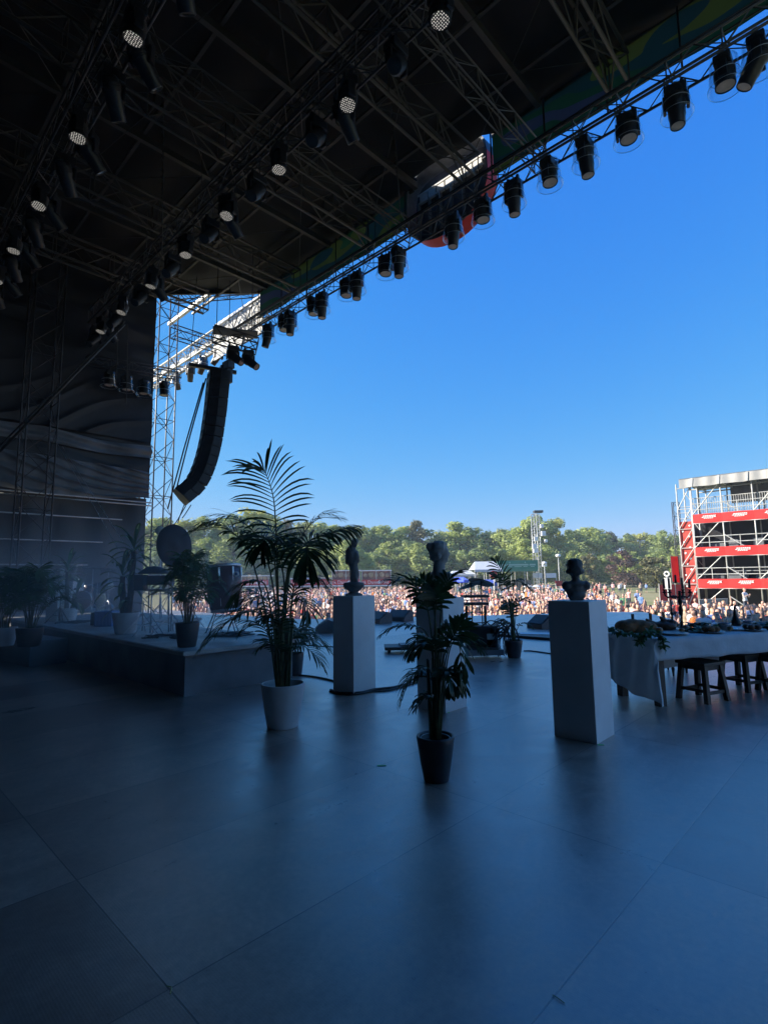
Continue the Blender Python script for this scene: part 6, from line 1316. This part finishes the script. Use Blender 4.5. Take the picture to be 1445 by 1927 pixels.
mb = MB(); mb.lathe([(.28, .035), (.38, .035), (.38, .045), (.28, .045), (.28, .035)], q, 22, Rr); mb.box(q-FW*.05, (.12, .04, .56), AL, R=Matrix.Rotation(AL, 3, 'Z')@Matrix.Rotation(.78, 3, 'Y')); mb.build('red_ring', M['red'], t, False); mb = MB(); mb.tube([(q.x, q.y+.1, GZ), (q.x, q.y+.1, q.z)], .05, 6); mb.build('post', M['galv'], t)
for k, (x, y, d) in enumerate(((993, 1101, 66), (1009, 1101, 67))):
    q = at(x, y, d); t = thing('white_parasol', ['small white parasol on the lawn below the green bar, left one', 'small white parasol on the lawn below the green bar, right one'][k], 'parasol', (q.x, q.y, GZ), 'white parasols by the green bar')
    MB().lathe([(.62, -.22), (.35, -.05), (0, .06)], q, 12).build('canopy', M['whitefab'], t, False); MB().tube([(q.x, q.y, GZ), q], .03, 5).build('pole', M['galv'], t, False)
t = thing('delay_tower', 'tall lattice mast with hanging white lamps beside the green bar', 'mast', G(1012, 92)); c, l = MB(), MB(); p = G(1012, 92); truss_geo(c, l, p, V((p.x, p.y, at(1012, 966, 92).z)), 1.0, 1.0, 1.0, .08, .045, V((0, 1, 0))); c.build('chord_tubes', M['alu'], t, False); l.build('lacing', M['alu'], t, False)
MB().box(at(1012, 963, 92), (1.5, 1.0, .4), AL).build('top_frame', M['truss'], t)
for x, y, s in ((1019, 990, .6), (1022, 1004, .8), (1008, 1014, .7), (1005, 1028, .8), (1007, 1036, .8), (1024, 1062, .8), (1027, 1018, .5)):
    q = at(x, y, 91.3); mb = MB(); mb.rbox(q, (s*.9, .5, s), AL, .05); mb.build('white_lamp', M['white'], t)
for k, (x, y, d, lab) in enumerate(((1050, 1049, 84, 'tall street lamp left of the small dark bust'), (1024, 1063, 86, 'shorter lamp post just right of the mast'))):
    q = at(x, y, d); t = thing('street_lamp', lab, 'lamp', (q.x, q.y, GZ), 'lamp posts on the lawn'); MB().tube([(q.x, q.y, GZ), q], [.09, .06], 7).build('pole', M['galv'], t, False); MB().lathe([(0, -.25), (.3, -.2), (.42, 0), (.35, .22), (0, .3)], q+V((0, 0, .25)), 12).build('lamp_head', M['white'], t, False)
for k, (x0, x1, y, d, lab) in enumerate(((1002, 1020, 1083, 80, 'long white board left of the tall street lamp, by the mast foot'), (1027, 1046, 1083, 80, 'long white board just left of the tall street lamp'), (1045, 1058, 1098, 72, 'small dark red and white board below the tall street lamp'))):
    a, b_ = at(x0, y, d), at(x1, y, d); b_.z = a.z; mb = MB(); e = b_-a; n_ = V((-e.y, e.x, 0)).normalized(); t = thing('sign_board', lab, 'sign', ((a.x+b_.x)/2, (a.y+b_.y)/2, GZ), 'boards on the lawn')
    MB().prism([a-V((0, 0, .35)), b_-V((0, 0, .35)), b_+V((0, 0, .35)), a+V((0, 0, .35))], n_*.08).build('board', M['logo'] if k < 2 else M['redbar'], t); mb = MB(); mb.tube([(a.x, a.y, GZ), a], .05, 5); mb.tube([(b_.x, b_.y, GZ), b_], .05, 5); mb.build('leg', M['galv'], t)
MB()
p = G(1190, 64); mb = MB(); a, b_ = at(1213, 1106, 60), at(1290, 1106, 60)
a, b_ = at(1240, 1112, 44), at(1300, 1112, 45); b_.z = a.z; e = b_-a; n_ = V((-e.y, e.x, 0)).normalized(); t = thing('site_fence', 'dark red covered fence in front of the wrapped scaffold tower', 'fence', ((a.x+b_.x)/2, (a.y+b_.y)/2, GZ))
MB().prism([(a.x, a.y, GZ), (b_.x, b_.y, GZ), b_+V((0, 0, .5)), a+V((0, 0, .5))], n_*.05).build('screen', M['redbar'], t); mb = MB()
for i in range(5): q = a.lerp(b_, i/4); mb.tube([(q.x, q.y, GZ), (q.x, q.y, q.z+.6)], .04, 5)
mb.build('post', M['galv'], t)

# ---- thin summer haze over the field
mb = MB(); mb.box((-40, 112, 9.6), (430, 262, 24.8)); m = bpy.data.materials.new('summer_haze'); m.use_nodes = True; n = m.node_tree.nodes; L = m.node_tree.links; n.remove(n['Principled BSDF'])
pv = n.new('ShaderNodeVolumePrincipled'); pv.inputs['Color'].default_value = (.78, .90, 1, 1); pv.inputs['Density'].default_value = HAZE_D; pv.inputs['Anisotropy'].default_value = .0
L.new(pv.outputs[0], n['Material Output'].inputs['Volume']); tag(mb.build('haze', m), kind='stuff')
